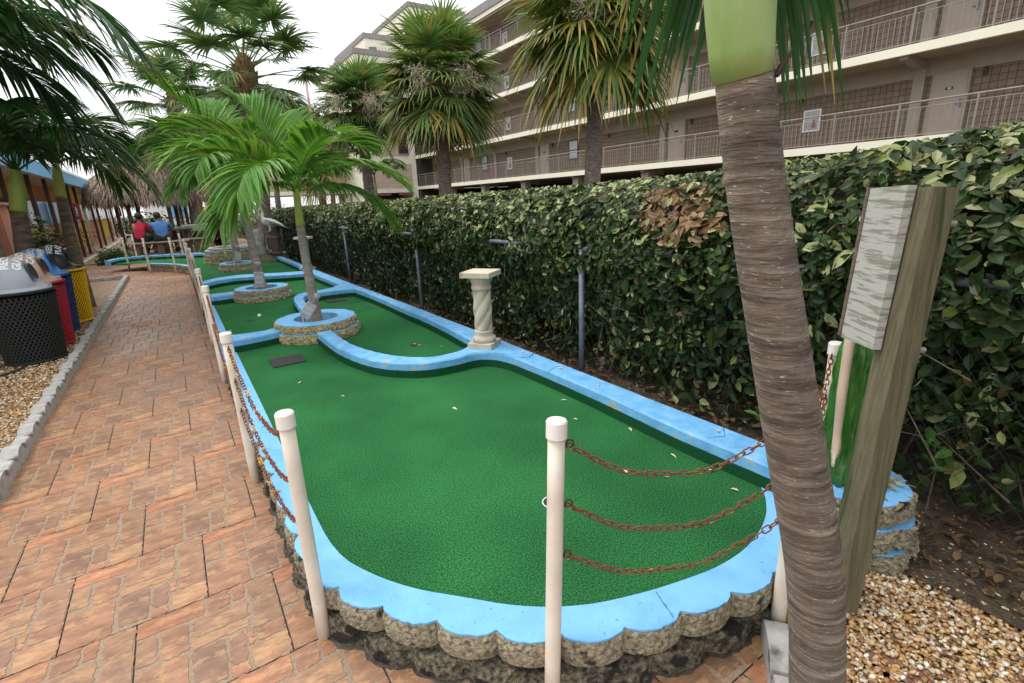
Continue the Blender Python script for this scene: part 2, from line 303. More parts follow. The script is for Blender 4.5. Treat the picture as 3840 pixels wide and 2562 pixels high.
for j in range(-5, 43):
    y0 = 3.995 + (j-8)*TP*1.0
    off = 0 if (j-8) % 2 else .235
    for i in range(-8, 6):
        x0 = -.86 + i*TX + off + (0.0)
        cx, cy = x0+TX/2, y0+TP/2
        if not in_path(cx, cy): continue
        if cy < 15.1 and x0+TX < -1.12: continue
        lo = -1.07 if cy < 15.1 else -9
        a, b, c, d = max(x0+.0028, lo), x0+TX-.0028, y0+.0028, y0+TP-.0028
        gr.add([[a, c, 0], [b, c, 0], [b, d, 0], [a, d, 0]], [(0, 1, 2, 3)])
        tint = (.80 + random.uniform(-.05, .05))*np.array([.97, 1.03, 1.0])
        for u0, u1, v0, v1, ci in STN:
            X0, X1, Y0, Y1 = x0+.0036+u0*(TX-.0072), x0+.0036+u1*(TX-.0072), y0+.0036+v0*(TP-.0072), y0+.0036+v1*(TP-.0072)
            if X1 < lo+.01: continue
            X0 = max(X0, lo)
            k = 9; pts = []
            for (ax, ay, bx_, by_) in ((X0, Y0, X1, Y0), (X1, Y0, X1, Y1), (X1, Y1, X0, Y1), (X0, Y1, X0, Y0)):
                for q in range(k): pts.append((ax+(bx_-ax)*q/k, ay+(by_-ay)*q/k))
            P = np.array(pts); rs = np.random.default_rng(int(u0*1000+v0*77)+5); jt = rs.normal(0, .0026, P.shape)+rs.normal(0,.003,P.shape)*(rs.random((len(P),1))<.3)
            ctr = P.mean(0); P = P + jt
            for kk in (0, k, 2*k, 3*k): P[kk] += (ctr-P[kk])*min(.12, .006/np.linalg.norm(ctr-P[kk]))
            far = cy > 9
            V = np.column_stack([P, np.full(len(P), .0022)]); lowr = np.column_stack([ctr+(P-ctr)*1.012, np.full(len(P), -.0005)])
            n = len(P); col = np.array(CLS[ci])*tint*(1+rng.uniform(-.05, .05))
            mb.U.append(np.vstack([np.column_stack([(V[:, 0]-x0)/TX, (V[:, 1]-y0)/TP])]*2))
            mb.add(np.vstack([V, lowr]), [np.arange(n)[None, :], np.array([[n+q, n+(q+1) % n, (q+1) % n, q] for q in range(n)])], col)
def tilemat():
    m = mat('terracotta_print_tile', (.72, .72, .72), (1.25, 1.22, 1.15), scale=5, rough=.42, attr=True, coord='UV', bump=.35, bscale=60, bdist=.002, detail=9, ramp=(.36, .62), stretch=(1, 2.2, 1), spec=.45)
    t = m.node_tree; N = t.nodes; L = t.links; p = N['Principled BSDF']; src = p.inputs['Base Color'].links[0].from_socket
    tcn = N.new('ShaderNodeTexCoord')
    # brown veins printed on every tile
    n1 = N.new('ShaderNodeTexNoise'); n1.inputs['Scale'].default_value = 3.1; n1.inputs['Detail'].default_value = 10; n1.inputs['Roughness'].default_value = .72
    mp = N.new('ShaderNodeMapping'); mp.inputs['Scale'].default_value = (1, 2.6, 1); mp.inputs['Location'].default_value = (3.3, 1.1, 0); L.new(tcn.outputs['UV'], mp.inputs[0]); L.new(mp.outputs[0], n1.inputs['Vector'])
    r1 = N.new('ShaderNodeMapRange'); r1.inputs[1].default_value = .47; r1.inputs[2].default_value = .58; r1.inputs[4].default_value = .52; L.new(n1.outputs[0], r1.inputs[0])
    mx = N.new('ShaderNodeMix'); mx.data_type = 'RGBA'; L.new(r1.outputs[0], mx.inputs[0]); L.new(src, mx.inputs[6]); mx.inputs[7].default_value = (.19, .105, .065, 1)
    n2 = N.new('ShaderNodeTexNoise'); n2.inputs['Scale'].default_value = 4.1; n2.inputs['Detail'].default_value = 9; n2.inputs['Roughness'].default_value = .7; mp2 = N.new('ShaderNodeMapping'); mp2.inputs['Scale'].default_value = (1, 2, 1); mp2.inputs['Location'].default_value = (7.3, 4.1, 0); L.new(tcn.outputs['UV'], mp2.inputs[0]); L.new(mp2.outputs[0], n2.inputs['Vector'])
    r2_ = N.new('ShaderNodeMapRange'); r2_.inputs[1].default_value = .53; r2_.inputs[2].default_value = .57; r2_.inputs[4].default_value = .34; L.new(n2.outputs[0], r2_.inputs[0])
    mx2 = N.new('ShaderNodeMix'); mx2.data_type = 'RGBA'; L.new(r2_.outputs[0], mx2.inputs[0]); L.new(mx.outputs[2], mx2.inputs[6]); mx2.inputs[7].default_value = (.62, .37, .17, 1)
    # uneven wear across the path
    n3 = N.new('ShaderNodeTexNoise'); n3.inputs['Scale'].default_value = 1.1; n3.inputs['Detail'].default_value = 6; L.new(tcn.outputs['Object'], n3.inputs['Vector'])
    r3 = N.new('ShaderNodeMapRange'); r3.inputs[1].default_value = .3; r3.inputs[2].default_value = .7; r3.inputs[3].default_value = .84; r3.inputs[4].default_value = 1.12; L.new(n3.outputs[0], r3.inputs[0])
    v = N.new('ShaderNodeVectorMath'); v.operation = 'SCALE'; L.new(mx2.outputs[2], v.inputs[0]); L.new(r3.outputs[0], v.inputs['Scale']); L.new(v.outputs[0], p.inputs['Base Color'])
    r4 = N.new('ShaderNodeMapRange'); r4.inputs[1].default_value = .35; r4.inputs[2].default_value = .65; r4.inputs[3].default_value = .30; r4.inputs[4].default_value = .55; L.new(n3.outputs[0], r4.inputs[0]); L.new(r4.outputs[0], p.inputs['Roughness'])
    return m
build('path', mb, tilemat(), kind='structure'); build('path_grout', gr, GROUT, kind='structure')

# ------------------------------------------------------------------ golf course: turf, retaining wall, curbs
def resample(P, n=None, step=None, closed=False):
    P = np.asarray(P, float)
    if closed: P = np.vstack([P, P[:1]])
    d = np.r_[0, np.cumsum(np.linalg.norm(np.diff(P, axis=0), axis=1))]
    if n is None: n = max(2, int(round(d[-1]/step))+1)
    t = np.linspace(0, d[-1], n)
    Q = np.column_stack([np.interp(t, d, P[:, k]) for k in range(P.shape[1])])
    return Q
def smooth(P, it=2):
    P = np.asarray(P, float)
    for _ in range(it):
        Q = [P[0]]
        for a, b in zip(P[:-1], P[1:]): Q += [a*.75+b*.25, a*.25+b*.75]
        Q.append(P[-1]); P = np.array(Q)
    return P
turf_poly = [(.24, 14.4), (.24, 2.0), (.26, 1.68), (.42, 1.38), (.64, 1.1), (.88, .93), (1.2, .83), (1.6, .80), (1.9, .86), (2.1, 1.0), (2.12, 14.2), (2.12, 15.5), (-.6, 16.2), (-1.22, 16.9), (-1.32, 16.2), (-1.2, 15.4)]
turf_poly = [(.24, 14.0), (.24, 2.0), (.26, 1.68), (.42, 1.38), (.64, 1.1), (.88, .93), (1.2, .83), (1.6, .80), (1.9, .86), (2.1, 1.0), (2.12, 14.2), (2.12, 16.0), (0.0, 17.5), (-1.1, 17.9), (-1.45, 17.6), (-1.4, 17.0), (-.72, 16.5), (-.3, 15.95), (.05, 15.1)]
mb = MB(); n = len(turf_poly)
mb.add([[x, y, .2] for x, y in turf_poly], [tuple(range(n))])
build('putting_green', mb, TURF, kind='structure')
mb = MB(); mb.add([[-2.4, 15.5, .005], [-.6, 16.2, .005], [-.6, 18, .005], [-2.4, 18, .005]], [(0, 1, 2, 3)])

def scallop(path, s, depth, phase=0, per=15, closed=False):
    """outline of a wall of round-faced blocks laid along a path; bulges point to the right-hand side of travel"""
    P = resample(path, step=.01, closed=closed); d = np.r_[0, np.cumsum(np.linalg.norm(np.diff(P, axis=0), axis=1))]
    nb = max(1, int(round(d[-1]/s))); s = d[-1]/nb
    t = np.linspace(0, d[-1], nb*per+1); Q = np.column_stack([np.interp(t, d, P[:, k]) for k in range(2)])
    T = np.gradient(Q, axis=0); T /= np.linalg.norm(T, axis=1)[:, None]; Nn = np.column_stack([T[:, 1], -T[:, 0]])
    u = (t/s+phase) % 1; b = np.sqrt(np.clip(1-(2*u-1)**2*.93, 0, 1))
    return Q, Nn, b*depth
def course(mb, path, s, depth, z0, z1, width, phase=0, jit=.004, closed=False, lean=0):
    Q, Nn, b = scallop(path, s, depth, phase, closed=closed)
    rows = []; nz_ = 8
    for k in range(nz_+1):
        f = k/nz_; z = z0+(z1-z0)*f
        o = b + lean*(1-f) + .006*math.sin(f*math.pi)
        p = Q + Nn*o[:, None] + rng.normal(0, jit, Q.shape)*(1 if 0 < k else .3)
        rows.append(np.column_stack([p, np.full(len(p), z)+rng.normal(0, jit*.5, len(p))]))
    inn = Q - Nn*width; rows.append(np.column_stack([inn, np.full(len(inn), z1)])); rows.append(np.column_stack([inn, np.full(len(inn), z0)]))
    n = len(Q); V = np.vstack(rows); k = len(rows); i, j = np.meshgrid(np.arange(k-1), np.arange(n-1), indexing='ij')
    F = [np.stack([i*n+j, i*n+j+1, (i+1)*n+j+1, (i+1)*n+j], -1).reshape(-1, 4)]
    if not closed: F += [(np.arange(k)*n)[None, :], (np.arange(k)*n+n-1)[::-1][None, :]]
    mb.add(V, F); return rows[nz_-0]
def coping(mb, path, s, depth, z, inner, phase=0, closed=False, th=.007, drop=0):
    Q, Nn, b = scallop(path, s, depth, phase, closed=closed)
    o = Q + Nn*(b-.003)[:, None] + rng.normal(0, .0018, Q.shape)
    I = np.asarray(inner(Q, Nn))
    n = len(Q); V = np.vstack([np.column_stack([o, np.full(n, z-th)]), np.column_stack([o, np.full(n, z)]), np.column_stack([I, np.full(n, z)]), np.column_stack([I, np.full(n, z-th-drop)])])
    i, j = np.meshgrid(np.arange(3), np.arange(n-1), indexing='ij')
    mb.add(V, [np.stack([i*n+j, i*n+j+1, (i+1)*n+j+1, (i+1)*n+j], -1).reshape(-1, 4)])
# outer scallop cusp line of the near and left side (bulges face outward = right-hand side when walking from right-front to left-back is left, so travel far->near->right)
wall_path = [(.215, 14.3), (.215, 8), (.215, 4), (.215, 2.2), (.215, 1.78), (.26, 1.56), (.40, 1.345), (.53, 1.19), (.67, 1.045), (.83, .925), (1.03, .842), (1.24, .79), (1.45, .745), (1.66, .735), (1.9, .78), (2.1, .86)]
wall_path = smooth(wall_path, 2)
# travel far->near: right-hand normal of (0,-1) is (-1,0): outward. good
inner_line = resample(smooth([(.29, 14.3), (.29, 8), (.29, 4), (.285, 2.15), (.29, 1.76), (.37, 1.56), (.47, 1.4), (.58, 1.28), (.72, 1.12), (.89, 1.0), (1.09, .925), (1.24, .885), (1.4, .85), (1.59, .85), (1.78, .90), (1.92, .98), (2.0, 1.06)], 2), step=.01)
def to_inner(line):
    def f(Q, Nn):
        out_ = []
        for q, nn in zip(Q, Nn):
            r = line - q; d = np.abs(r @ np.array([-nn[1], nn[0]])) + 10*((r @ -nn) < 0); k = np.argmin(d + .05*np.linalg.norm(r, axis=1)); out_.append(line[k])
        return out_
    return f
rw = thing('retaining_wall', 'low wall of round-faced rough blocks with sky blue painted coping around the near end of the putting green', 'wall', (.2, 1.6, 0))
m1 = MB(); course(m1, wall_path, .2, .050, .108, .196, .04, phase=.0, jit=.0020); build('upper_block_course', m1, ROCK, rw)
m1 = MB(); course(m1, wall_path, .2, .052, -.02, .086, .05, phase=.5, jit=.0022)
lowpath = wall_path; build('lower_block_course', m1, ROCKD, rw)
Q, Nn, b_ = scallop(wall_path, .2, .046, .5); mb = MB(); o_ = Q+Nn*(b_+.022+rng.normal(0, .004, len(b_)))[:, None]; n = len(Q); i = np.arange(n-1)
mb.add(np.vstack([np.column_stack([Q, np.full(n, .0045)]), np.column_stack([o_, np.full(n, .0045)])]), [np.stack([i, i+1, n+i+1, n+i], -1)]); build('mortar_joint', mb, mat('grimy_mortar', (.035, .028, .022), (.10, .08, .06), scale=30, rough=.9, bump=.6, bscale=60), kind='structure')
m1 = MB(); coping(m1, wall_path, .2, .050, .204, to_inner(inner_line)); build('coping', m1, BLUE, rw)

def curb(L, Rr, label, name='curb', skirtL=False, skirtR=True, z1=.32, mt=BLUEW, cat='curb', step=.06, group='raised blue curbs between the golf greens'):
    L = smooth(L, 2); Rr = smooth(Rr, 2); n = max(len(resample(L, step=step)), len(resample(Rr, step=step)), 4); L = resample(L, n); Rr = resample(Rr, n)
    t = thing(name, label, cat, (float(L[:, 0].mean()), float(L[:, 1].mean()), .2), group)
    m = MB(); m.strip(L, Rr, .19, z1, bev=.012, jit=.0016); build('painted_body', m, mt, t)
    D = Rr-L; D /= np.linalg.norm(D, axis=1)[:, None]
    for on, A, sgn in ((skirtL, L, -1), (skirtR, Rr, 1)):
        if not on: continue
        T_ = np.gradient(A, axis=0); T_ /= np.linalg.norm(T_, axis=1)[:, None]+1e-9; D = np.column_stack([T_[:, 1], -T_[:, 0]])
        if np.sum(D*(Rr-L)) < 0: D = -D
        m = MB(); m.strip(A - sgn*D*.01, A + sgn*D*.006, .188, .258, bev=.002, jit=.0012); build('turf_skirt', m, SKIRT, t)
    return t
# right-hand long curb (outer on the hedge side, inner on the green side), walking away from the camera
outer = [(2.17, .80), (2.17, 2), (2.18, 3), (2.19, 4.5), (2.18, 6), (2.15, 8), (2.15, 10), (2.16, 14.25)]
inner = [(1.99, .98), (1.975, 1.45), (2.015, 2.3), (2.00, 3.0), (1.98, 3.7), (2.03, 4.2), (2.06, 4.9), (2.045, 5.4), (2.07, 6.3), (2.04, 7.3), (1.99, 7.9), (1.96, 9.2), (1.99, 10.1), (2.05, 11), (2.04, 14.25)]
curb(inner, outer, 'long straight sky blue curb along the hedge side of the greens', skirtL=True, skirtR=False, step=.12)
curb([(.98, 4.95), (.985, 4.37), (1.03, 4.01), (1.11, 3.70), (1.25, 3.49), (1.43, 3.355), (1.66, 3.33), (1.87, 3.345), (1.97, 3.22), (2.0, 3.02), (2.06, 2.9)][::1],
     [(1.12, 4.95), (1.11, 4.41), (1.16, 4.09), (1.25, 3.80), (1.36, 3.61), (1.5, 3.48), (1.64, 3.46), (1.80, 3.50), (1.93, 3.6), (2.05, 3.68), (2.12, 3.70)],
     'S-shaped sky blue curb sweeping from the nearest palm planter to the twisted column', skirtL=True, skirtR=True)
curb([(1.10, 5.6), (1.08, 6.01), (1.11, 6.5), (1.16, 7.05), (1.25, 7.35), (1.39, 7.50), (1.59, 7.52), (1.78, 7.58), (1.95, 7.78), (2.08, 8.0)],
     [(1.21, 5.6), (1.20, 6.31), (1.25, 6.75), (1.30, 7.08), (1.37, 7.22), (1.45, 7.29), (1.62, 7.33), (1.85, 7.31), (2.0, 7.3), (2.1, 7.2)],
     'hooked sky blue curb curling behind the nearest palm planter to the hedge-side curb', skirtL=True, skirtR=True)
curb([(.28, 5.46), (.45, 5.42), (.60, 5.42), (.80, 5.52)], [(.28, 5.20), (.45, 5.21), (.60, 5.24), (.80, 5.30)], 'short sky blue curb joining the path-side wall to the nearest palm planter', skirtL=True, skirtR=True)
curb([(.27, 8.46), (.45, 8.44), (.75, 8.46)], [(.27, 8.14), (.45, 8.13), (.75, 8.2)], 'short sky blue curb joining the path-side wall to the second palm planter, its turf skirt torn', skirtL=True, skirtR=True)
curb([(.27, 10.1), (.49, 10.43), (.77, 10.51), (1.05, 10.49), (1.39, 10.25), (1.76, 10.08), (2.08, 10.02)], [(.27, 9.76), (.46, 10.02), (.74, 10.15), (1.0, 10.08), (1.34, 9.86), (1.70, 9.72), (2.08, 9.60)],
     'gently curved sky blue curb crossing the green before the third planter', skirtL=True, skirtR=True)
curb([(-1.30, 15.25), (-1.22, 15.75), (-1.02, 16.05), (-.58, 15.98), (-.15, 15.85), (.14, 15.6), (.67, 15.35)][::1] if 0 else [(-1.62, 16.9), (-1.55, 17.5), (-1.28, 17.86), (-.7, 17.86), (-.15, 17.6), (.4, 17.2), (1.0, 16.8)],
     [(-1.50, 16.9), (-1.43, 17.42), (-1.2, 17.72), (-.7, 17.72), (-.2, 17.46), (.36, 17.05), (.95, 16.65)], 'far curved sky blue curb in front of the picnic platform', skirtL=False, skirtR=True)
# low block wall closing the far end of the tiled path
fw_path = smooth([(-.70, 16.42), (-.34, 15.88), (-.01, 15.19), (.18, 14.5), (.215, 14.3)], 2)[::-1]
fw_path = fw_path[::-1]
t = thing('end_wall', 'short curving block wall with blue top where the tiled path meets the far green', 'wall', (0, 15.2, 0))
m1 = MB(); course(m1, fw_path[::1], .2, .03, .098, .196, .05, jit=.006); build('upper_block_course', m1, ROCK, t)
m1 = MB(); course(m1, fw_path[::1], .2, .04, -.02, .095, .05, phase=.5, jit=.006); build('lower_block_course', m1, ROCK, t)
m1 = MB(); coping(m1, fw_path[::1], .2, .03, .205, lambda Q, Nn: Q-Nn*.11); build('coping', m1, BLUE, t)

def crack(parent, P, z, wd=.0035, name='paint_crack'):
    P = resample(np.array(P, float), step=.012); P = P+rng.normal(0, .0015, P.shape); T = np.gradient(P, axis=0); T /= np.linalg.norm(T, axis=1)[:, None]; N_ = np.column_stack([-T[:, 1], T[:, 0]])*wd*rng.uniform(.3, 1, (len(P), 1)); n = len(P); i = np.arange(n-1)
    m = MB(); m.add(np.vstack([np.column_stack([P+N_, np.full(n, z)]), np.column_stack([P-N_, np.full(n, z)])]), [np.stack([i, n+i, n+i+1, i+1], -1)]); build(name, m, SKIRT, parent)
crack(rw, [(1.125, .905), (1.085, .80)], .2055, .002)
crack(rw, [(.225, 3.2), (.285, 3.25)], .2055, .002)
rc = [o for o in COL.objects if o.name == 'curb'][0]
crack(rc, [(2.01, 2.62), (2.10, 2.66), (2.165, 2.60)], .3215); crack(rc, [(2.01, 3.0), (2.08, 2.96), (2.17, 3.02)], .3215); crack(rc, [(2.02, 5.2), (2.17, 5.24)], .3215); crack(rc, [(1.99, 1.35), (2.08, 1.30), (2.16, 1.36)], .3215, .002)

# ------------------------------------------------------------------ round block planters on the green
def circle(c, r, n=60, ccw=False):
    a = np.linspace(0, 2*np.pi, n+1); 
    if not ccw: a = a
    return np.column_stack([c[0]+r*np.cos(a), c[1]+r*np.sin(a)])
def planter(label, c, r, zs, rin, gravel=True, mt=ROCKY, s=.19, base=.2):
    t = thing('block_planter', label, 'planter', (c[0], c[1], base), 'round block planters on the greens')
    z = base; P = circle(c, r-.03)
    for k, h in enumerate(zs):
        top = k == len(zs)-1
        rr = r-.03+(.02 if not top else 0) * (len(zs)-k)*.6
        m = MB(); course(m, circle(c, rr), s, .03, z-.004 if k == 0 else z+.003, z+h-.006, .07, phase=.5*(k % 2), jit=.0055); build('block_course', m, mt, t)
        m = MB(); coping(m, circle(c, rr), s, .026, z+h, (lambda Q, Nn: np.asarray(c)+(Q-np.asarray(c))*(rin/r)), phase=.5*(k % 2), drop=(sum(zs) if top else 0)); build('painted_top', m, BLUE, t)
        z += h
    if gravel:
        gm = MB(); gm.lathe([(rin+.02, base-.01), (rin+.02, base+.10), (rin*.5, base+.115), (.001, base+.115)], (c[0], c[1], 0), 24); build('gravel_fill', gm, PEBS, t)
    return t, z
planter('nearest scalloped round block planter, blue on top, holding the thin palm and a tilted floodlight', (1.08, 5.38), .40, (.09, .09), .235)
planter('round block planter with blue rim around the second palm, in the middle of the green', (.95, 8.20), .37, (.085, .085), .235)
planter('low round block planter with blue basin rim just in front of the tall stacked planter', (1.07, 12.5), .36, (.085, .085), .27)
# tall stacked planter and its lower wing behind
t, zt = planter('tall four-course block planter with stone lip, left of the pelican stump', (1.18, 14.55), .62, (.085, .085, .085, .085), .42, s=.22)
m = MB(); m.lathe([(.47, .535), (.54, .56), (.50, .60), (.40, .585), (.40, .54)], (1.18, 14.55, 0), 30, fn=lambda V, th, pr: V*(1+.04*np.sin(th*5)[None, :, None]*[1, 1, 0]), cap=False); build('stone_lip', m, GREYROCK, t, True)
t, zt = planter('two-course block planter carrying the pelican stump beside the hedge', (1.95, 14.15), .42, (.09, .09), .05, gravel=False, s=.21)

# ------------------------------------------------------------------ gravel beds
def icos():
    p = (1+5**.5)/2; V = np.array([[-1, p, 0], [1, p, 0], [-1, -p, 0], [1, -p, 0], [0, -1, p], [0, 1, p], [0, -1, -p], [0, 1, -p], [p, 0, -1], [p, 0, 1], [-p, 0, -1], [-p, 0, 1]], float); V /= np.linalg.norm(V[0])
    F = np.array([[0, 11, 5], [0, 5, 1], [0, 1, 7], [0, 7, 10], [0, 10, 11], [1, 5, 9], [5, 11, 4], [11, 10, 2], [10, 7, 6], [7, 1, 8], [3, 9, 4], [3, 4, 2], [3, 2, 6], [3, 6, 8], [3, 8, 9], [4, 9, 5], [2, 4, 11], [6, 2, 10], [8, 6, 7], [9, 8, 1]]); return V, F
IV, IF = icos()
PCOL = np.array([(.52, .30, .11), (.60, .45, .24), (.34, .17, .07), (.68, .58, .42), (.78, .73, .62), (.48, .25, .09), (.24, .13, .07), (.62, .40, .17), (.55, .38, .24)])
def rotm(n):
    q = rng.normal(size=(n, 4)); q /= np.linalg.norm(q, axis=1)[:, None]; a, b, c, d = q.T
    return np.stack([np.stack([a*a+b*b-c*c-d*d, 2*(b*c-a*d), 2*(b*d+a*c)], -1), np.stack([2*(b*c+a*d), a*a-b*b+c*c-d*d, 2*(c*d-a*b)], -1), np.stack([2*(b*d-a*c), 2*(c*d+a*b), a*a-b*b-c*c+d*d], -1)], 1)
def pebbles(mb, XY, zf, size):
    n = len(XY); s = size*rng.uniform(.65, 1.35, n); sc3 = np.stack([s, s*rng.uniform(.6, .9, n), s*rng.uniform(.4, .65, n)], -1)
    V = IV[None]*sc3[:, None, :]*(1+rng.normal(0, .07, (n, 12, 1))); V = np.einsum('nij,nkj->nki', rotm(n), V)
    V[:, :, 2] *= .75
    V += np.column_stack([XY, zf(XY)])[:, None, :]
    F = (IF[None]+(np.arange(n)*12)[:, None, None]).reshape(-1, 3); C = PCOL[rng.integers(0, len(PCOL), n)]*rng.uniform(.75, 1.15, (n, 1))
    mb.add(V.reshape(-1, 3), [F], np.repeat(C, 12, axis=0))
# right-hand bed near the camera
mb = MB(); mb.add([[1.42, -1.5, .0], [4.5, -1.5, .0], [4.5, 1.2, 0], [2.22, 1.2, 0], [1.9, .85, 0], [1.5, .66, 0], [1.2, .5, 0], [.9, .3, 0], [.6, -1.5, 0]], [tuple(range(9))])
build('gravel_bed', mb, PEBS, kind='structure')
mb = MB(); XY = np.column_stack([rng.uniform(1.0, 2.9, 26000), rng.uniform(-.65, 1.05, 26000)])
keep = (XY[:, 1] < .28+(XY[:, 0]-.9)*.68) & ((XY[:, 0] > 1.02))
keep &= (rng.random(len(XY)) < np.clip(1.0-(XY[:, 0]-2.2)*1.5, .05, 1))
pebbles(mb, XY[keep], lambda p: .004+rng.uniform(0, .012, len(p)), .0105)
build('gravel', mb, PEB, smooth=True, kind='stuff')
# left-hand bed
mb = MB(); gx, gy = np.meshgrid(np.linspace(-4.2, -1.08, 40), np.linspace(-2, 15.0, 150)); zz = -.005+.03*np.sin(gx*3+gy)*np.sin(gy*1.7)*.4+.012
V = np.stack([gx, gy, zz], -1).reshape(-1, 3); i, j = np.meshgrid(np.arange(149), np.arange(39), indexing='ij')
mb.add(V, [np.stack([i*40+j, i*40+j+1, (i+1)*40+j+1, (i+1)*40+j], -1).reshape(-1, 4)]); build('gravel_bed', mb, PEBS, smooth=True, kind='structure')
mb = MB(); XY = np.column_stack([rng.uniform(-2.3, -1.17, 15000), 3.4+rng.beta(1, 1.7, 15000)*7]); pebbles(mb, XY, lambda p: .018+rng.uniform(0, .012, len(p)), .012)
build('gravel', mb, PEB, smooth=True, kind='stuff')
# gravel between porch, huts and the far green
mb = MB(); mb.add([[-2.7, 20.6, .0], [3.0, 20.6, 0], [3.0, 40, 0], [-2.7, 40, 0]], [(0, 1, 2, 3)]); build('gravel_bed', mb, PEBS, kind='structure')

# ------------------------------------------------------------------ edging stones along the path
def edging(mb, L=.212, w=.085, h=.085, dome=False):
    x0, x1 = 0, w
    if not dome:
        mb.add([[0, 0, -.02], [w, 0, -.02], [w, L, -.02], [0, L, -.02], [0, 0, h-.008], [w, 0, h-.008], [w, L, h-.008], [0, L, h-.008], [.006, .006, h], [w-.006, .006, h], [w-.006, L-.006, h], [.006, L-.006, h]],
               [(0, 3, 2, 1), (0, 1, 5, 4), (1, 2, 6, 5), (2, 3, 7, 6), (3, 0, 4, 7), (4, 5, 9, 8), (5, 6, 10, 9), (6, 7, 11, 10), (7, 4, 8, 11), (8, 9, 10, 11)])
    else:
        k = 9; a = np.linspace(0, np.pi, k); prof = [(.0, -.02)]+[(L/2-L/2*math.cos(t), h*.72+h*.55*math.sin(t)) for t in a]+[(L, -.02)]
        n = len(prof); V = [[0, y, z] for y, z in prof]+[[w, y, z] for y, z in prof]
        mb.add(V, [tuple(range(n)), tuple(range(2*n-1, n-1, -1))]+[(i, n+i, n+(i+1) % n, (i+1) % n) for i in range(n)])
E1 = None; y = 1.2; k = 0
protos = []
for dome in (False, True):
    m = MB(); edging(m, dome=dome)
    protos.append(m)
def put_edge(x, y, rz, dome, lab, grp):
    key = 'd' if dome else 'f'
    if key not in put_edge.c:
        o = build('edging_stone', protos[int(dome)], CONC, org=(0, 0, 0), label=lab, cat='edging stone', group=grp); o.location = (x, y, 0); o.rotation_euler = (0, 0, rz); put_edge.c[key] = o; return o
    o = put_edge.c[key].copy(); COL.objects.link(o); o.location = (x, y, 0); o.rotation_euler = (random.uniform(-.02, .02), random.uniform(-.02, .02), rz+random.uniform(-.02, .02)); o['label'] = lab; o['group'] = grp
    s = random.uniform(.93, 1.05); o.scale = (s, 1, s); return o
put_edge.c = {}
LB = {False: 'flat-topped grey concrete edging stone in the row beside the tiled path', True: 'round-topped grey concrete edging stone in the row beside the tiled path'}
while y < 14.85:
    d = bool(k % 2); put_edge(-1.145, y, 0, d, LB[d], 'edging stones along the path'); y += .22; k += 1
x = -1.15
while x > -2.0:
    d = bool(k % 3 == 0); put_edge(x, 14.9, R(90), d, 'grey concrete edging stone in the short row across the far end of the gravel bed', 'edging stones across the bed end'); x -= .22; k += 1
d0 = np.array([1.47, .66]); dv = np.array([-.80, -.60]); dv /= np.linalg.norm(dv)
for q in range(4):
    p = d0+dv*.22*q; d = q % 2 == 0
    put_edge(p[0]+.02, p[1]-.03, math.atan2(dv[1], dv[0])-R(90), d, ('round-topped' if d else 'flat-topped')+' grey edging stone beside the foot of the near palm trunk', 'edging stones by the near palm')

# ------------------------------------------------------------------ PVC posts and rusty chains
posts = {}
def pvc_post(key, x, y, z0=0, h=.87, label='', lean=(0, 0), r=.0238):
    t = thing('pvc_post', label, 'post', (x, y, z0), 'white pvc fence posts')
    P = np.array([[x, y, z0-.02], [x+lean[0], y+lean[1], z0+h-.05]])
    m = MB(); m.tube(resample(P, 6), r, 20); build('pipe', m, PVC, t, True)
    T = (P[1]-P[0]); T /= np.linalg.norm(T); q = P[1]
    m = MB(); m.tube(np.array([q, q+T*.001, q+T*.046, q+T*.051, q+T*.0515]), [r+.001, r+.0055, r+.0055, r+.002, .001], 24, cap=True); build('cap', m, PVCCAP, t, False)
    posts[key] = (np.array([x, y, z0]), np.array([lean[0], lean[1], h])); return t
def link_mesh(L=.034, w=.017, r=.0024, n=14, k=6):
    a = np.linspace(0, 2*np.pi, n, endpoint=False); s = (L-w)/2
    P = np.array([[math.cos(t)*w/2+(s if math.cos(t) > 0 else -s), math.sin(t)*w/2, 0] for t in a])
    th = np.arange(k)*2*np.pi/k; V = []
    for i in range(n):
        T = P[(i+1) % n]-P[i-1]; T /= np.linalg.norm(T); N_ = np.array([-T[1], T[0], 0]); V.append(P[i]+r*(np.cos(th)[:, None]*N_+np.sin(th)[:, None]*np.array([0, 0, 1])))
    i, j = np.meshgrid(np.arange(n), np.arange(k), indexing='ij'); i2 = (i+1) % n; j2 = (j+1) % k
    return np.vstack(V), np.stack([i*k+j, i2*k+j, i2*k+j2, i*k+j2], -1).reshape(-1, 4)
LKn = link_mesh(); LKf = link_mesh(n=8, k=4, r=.003)
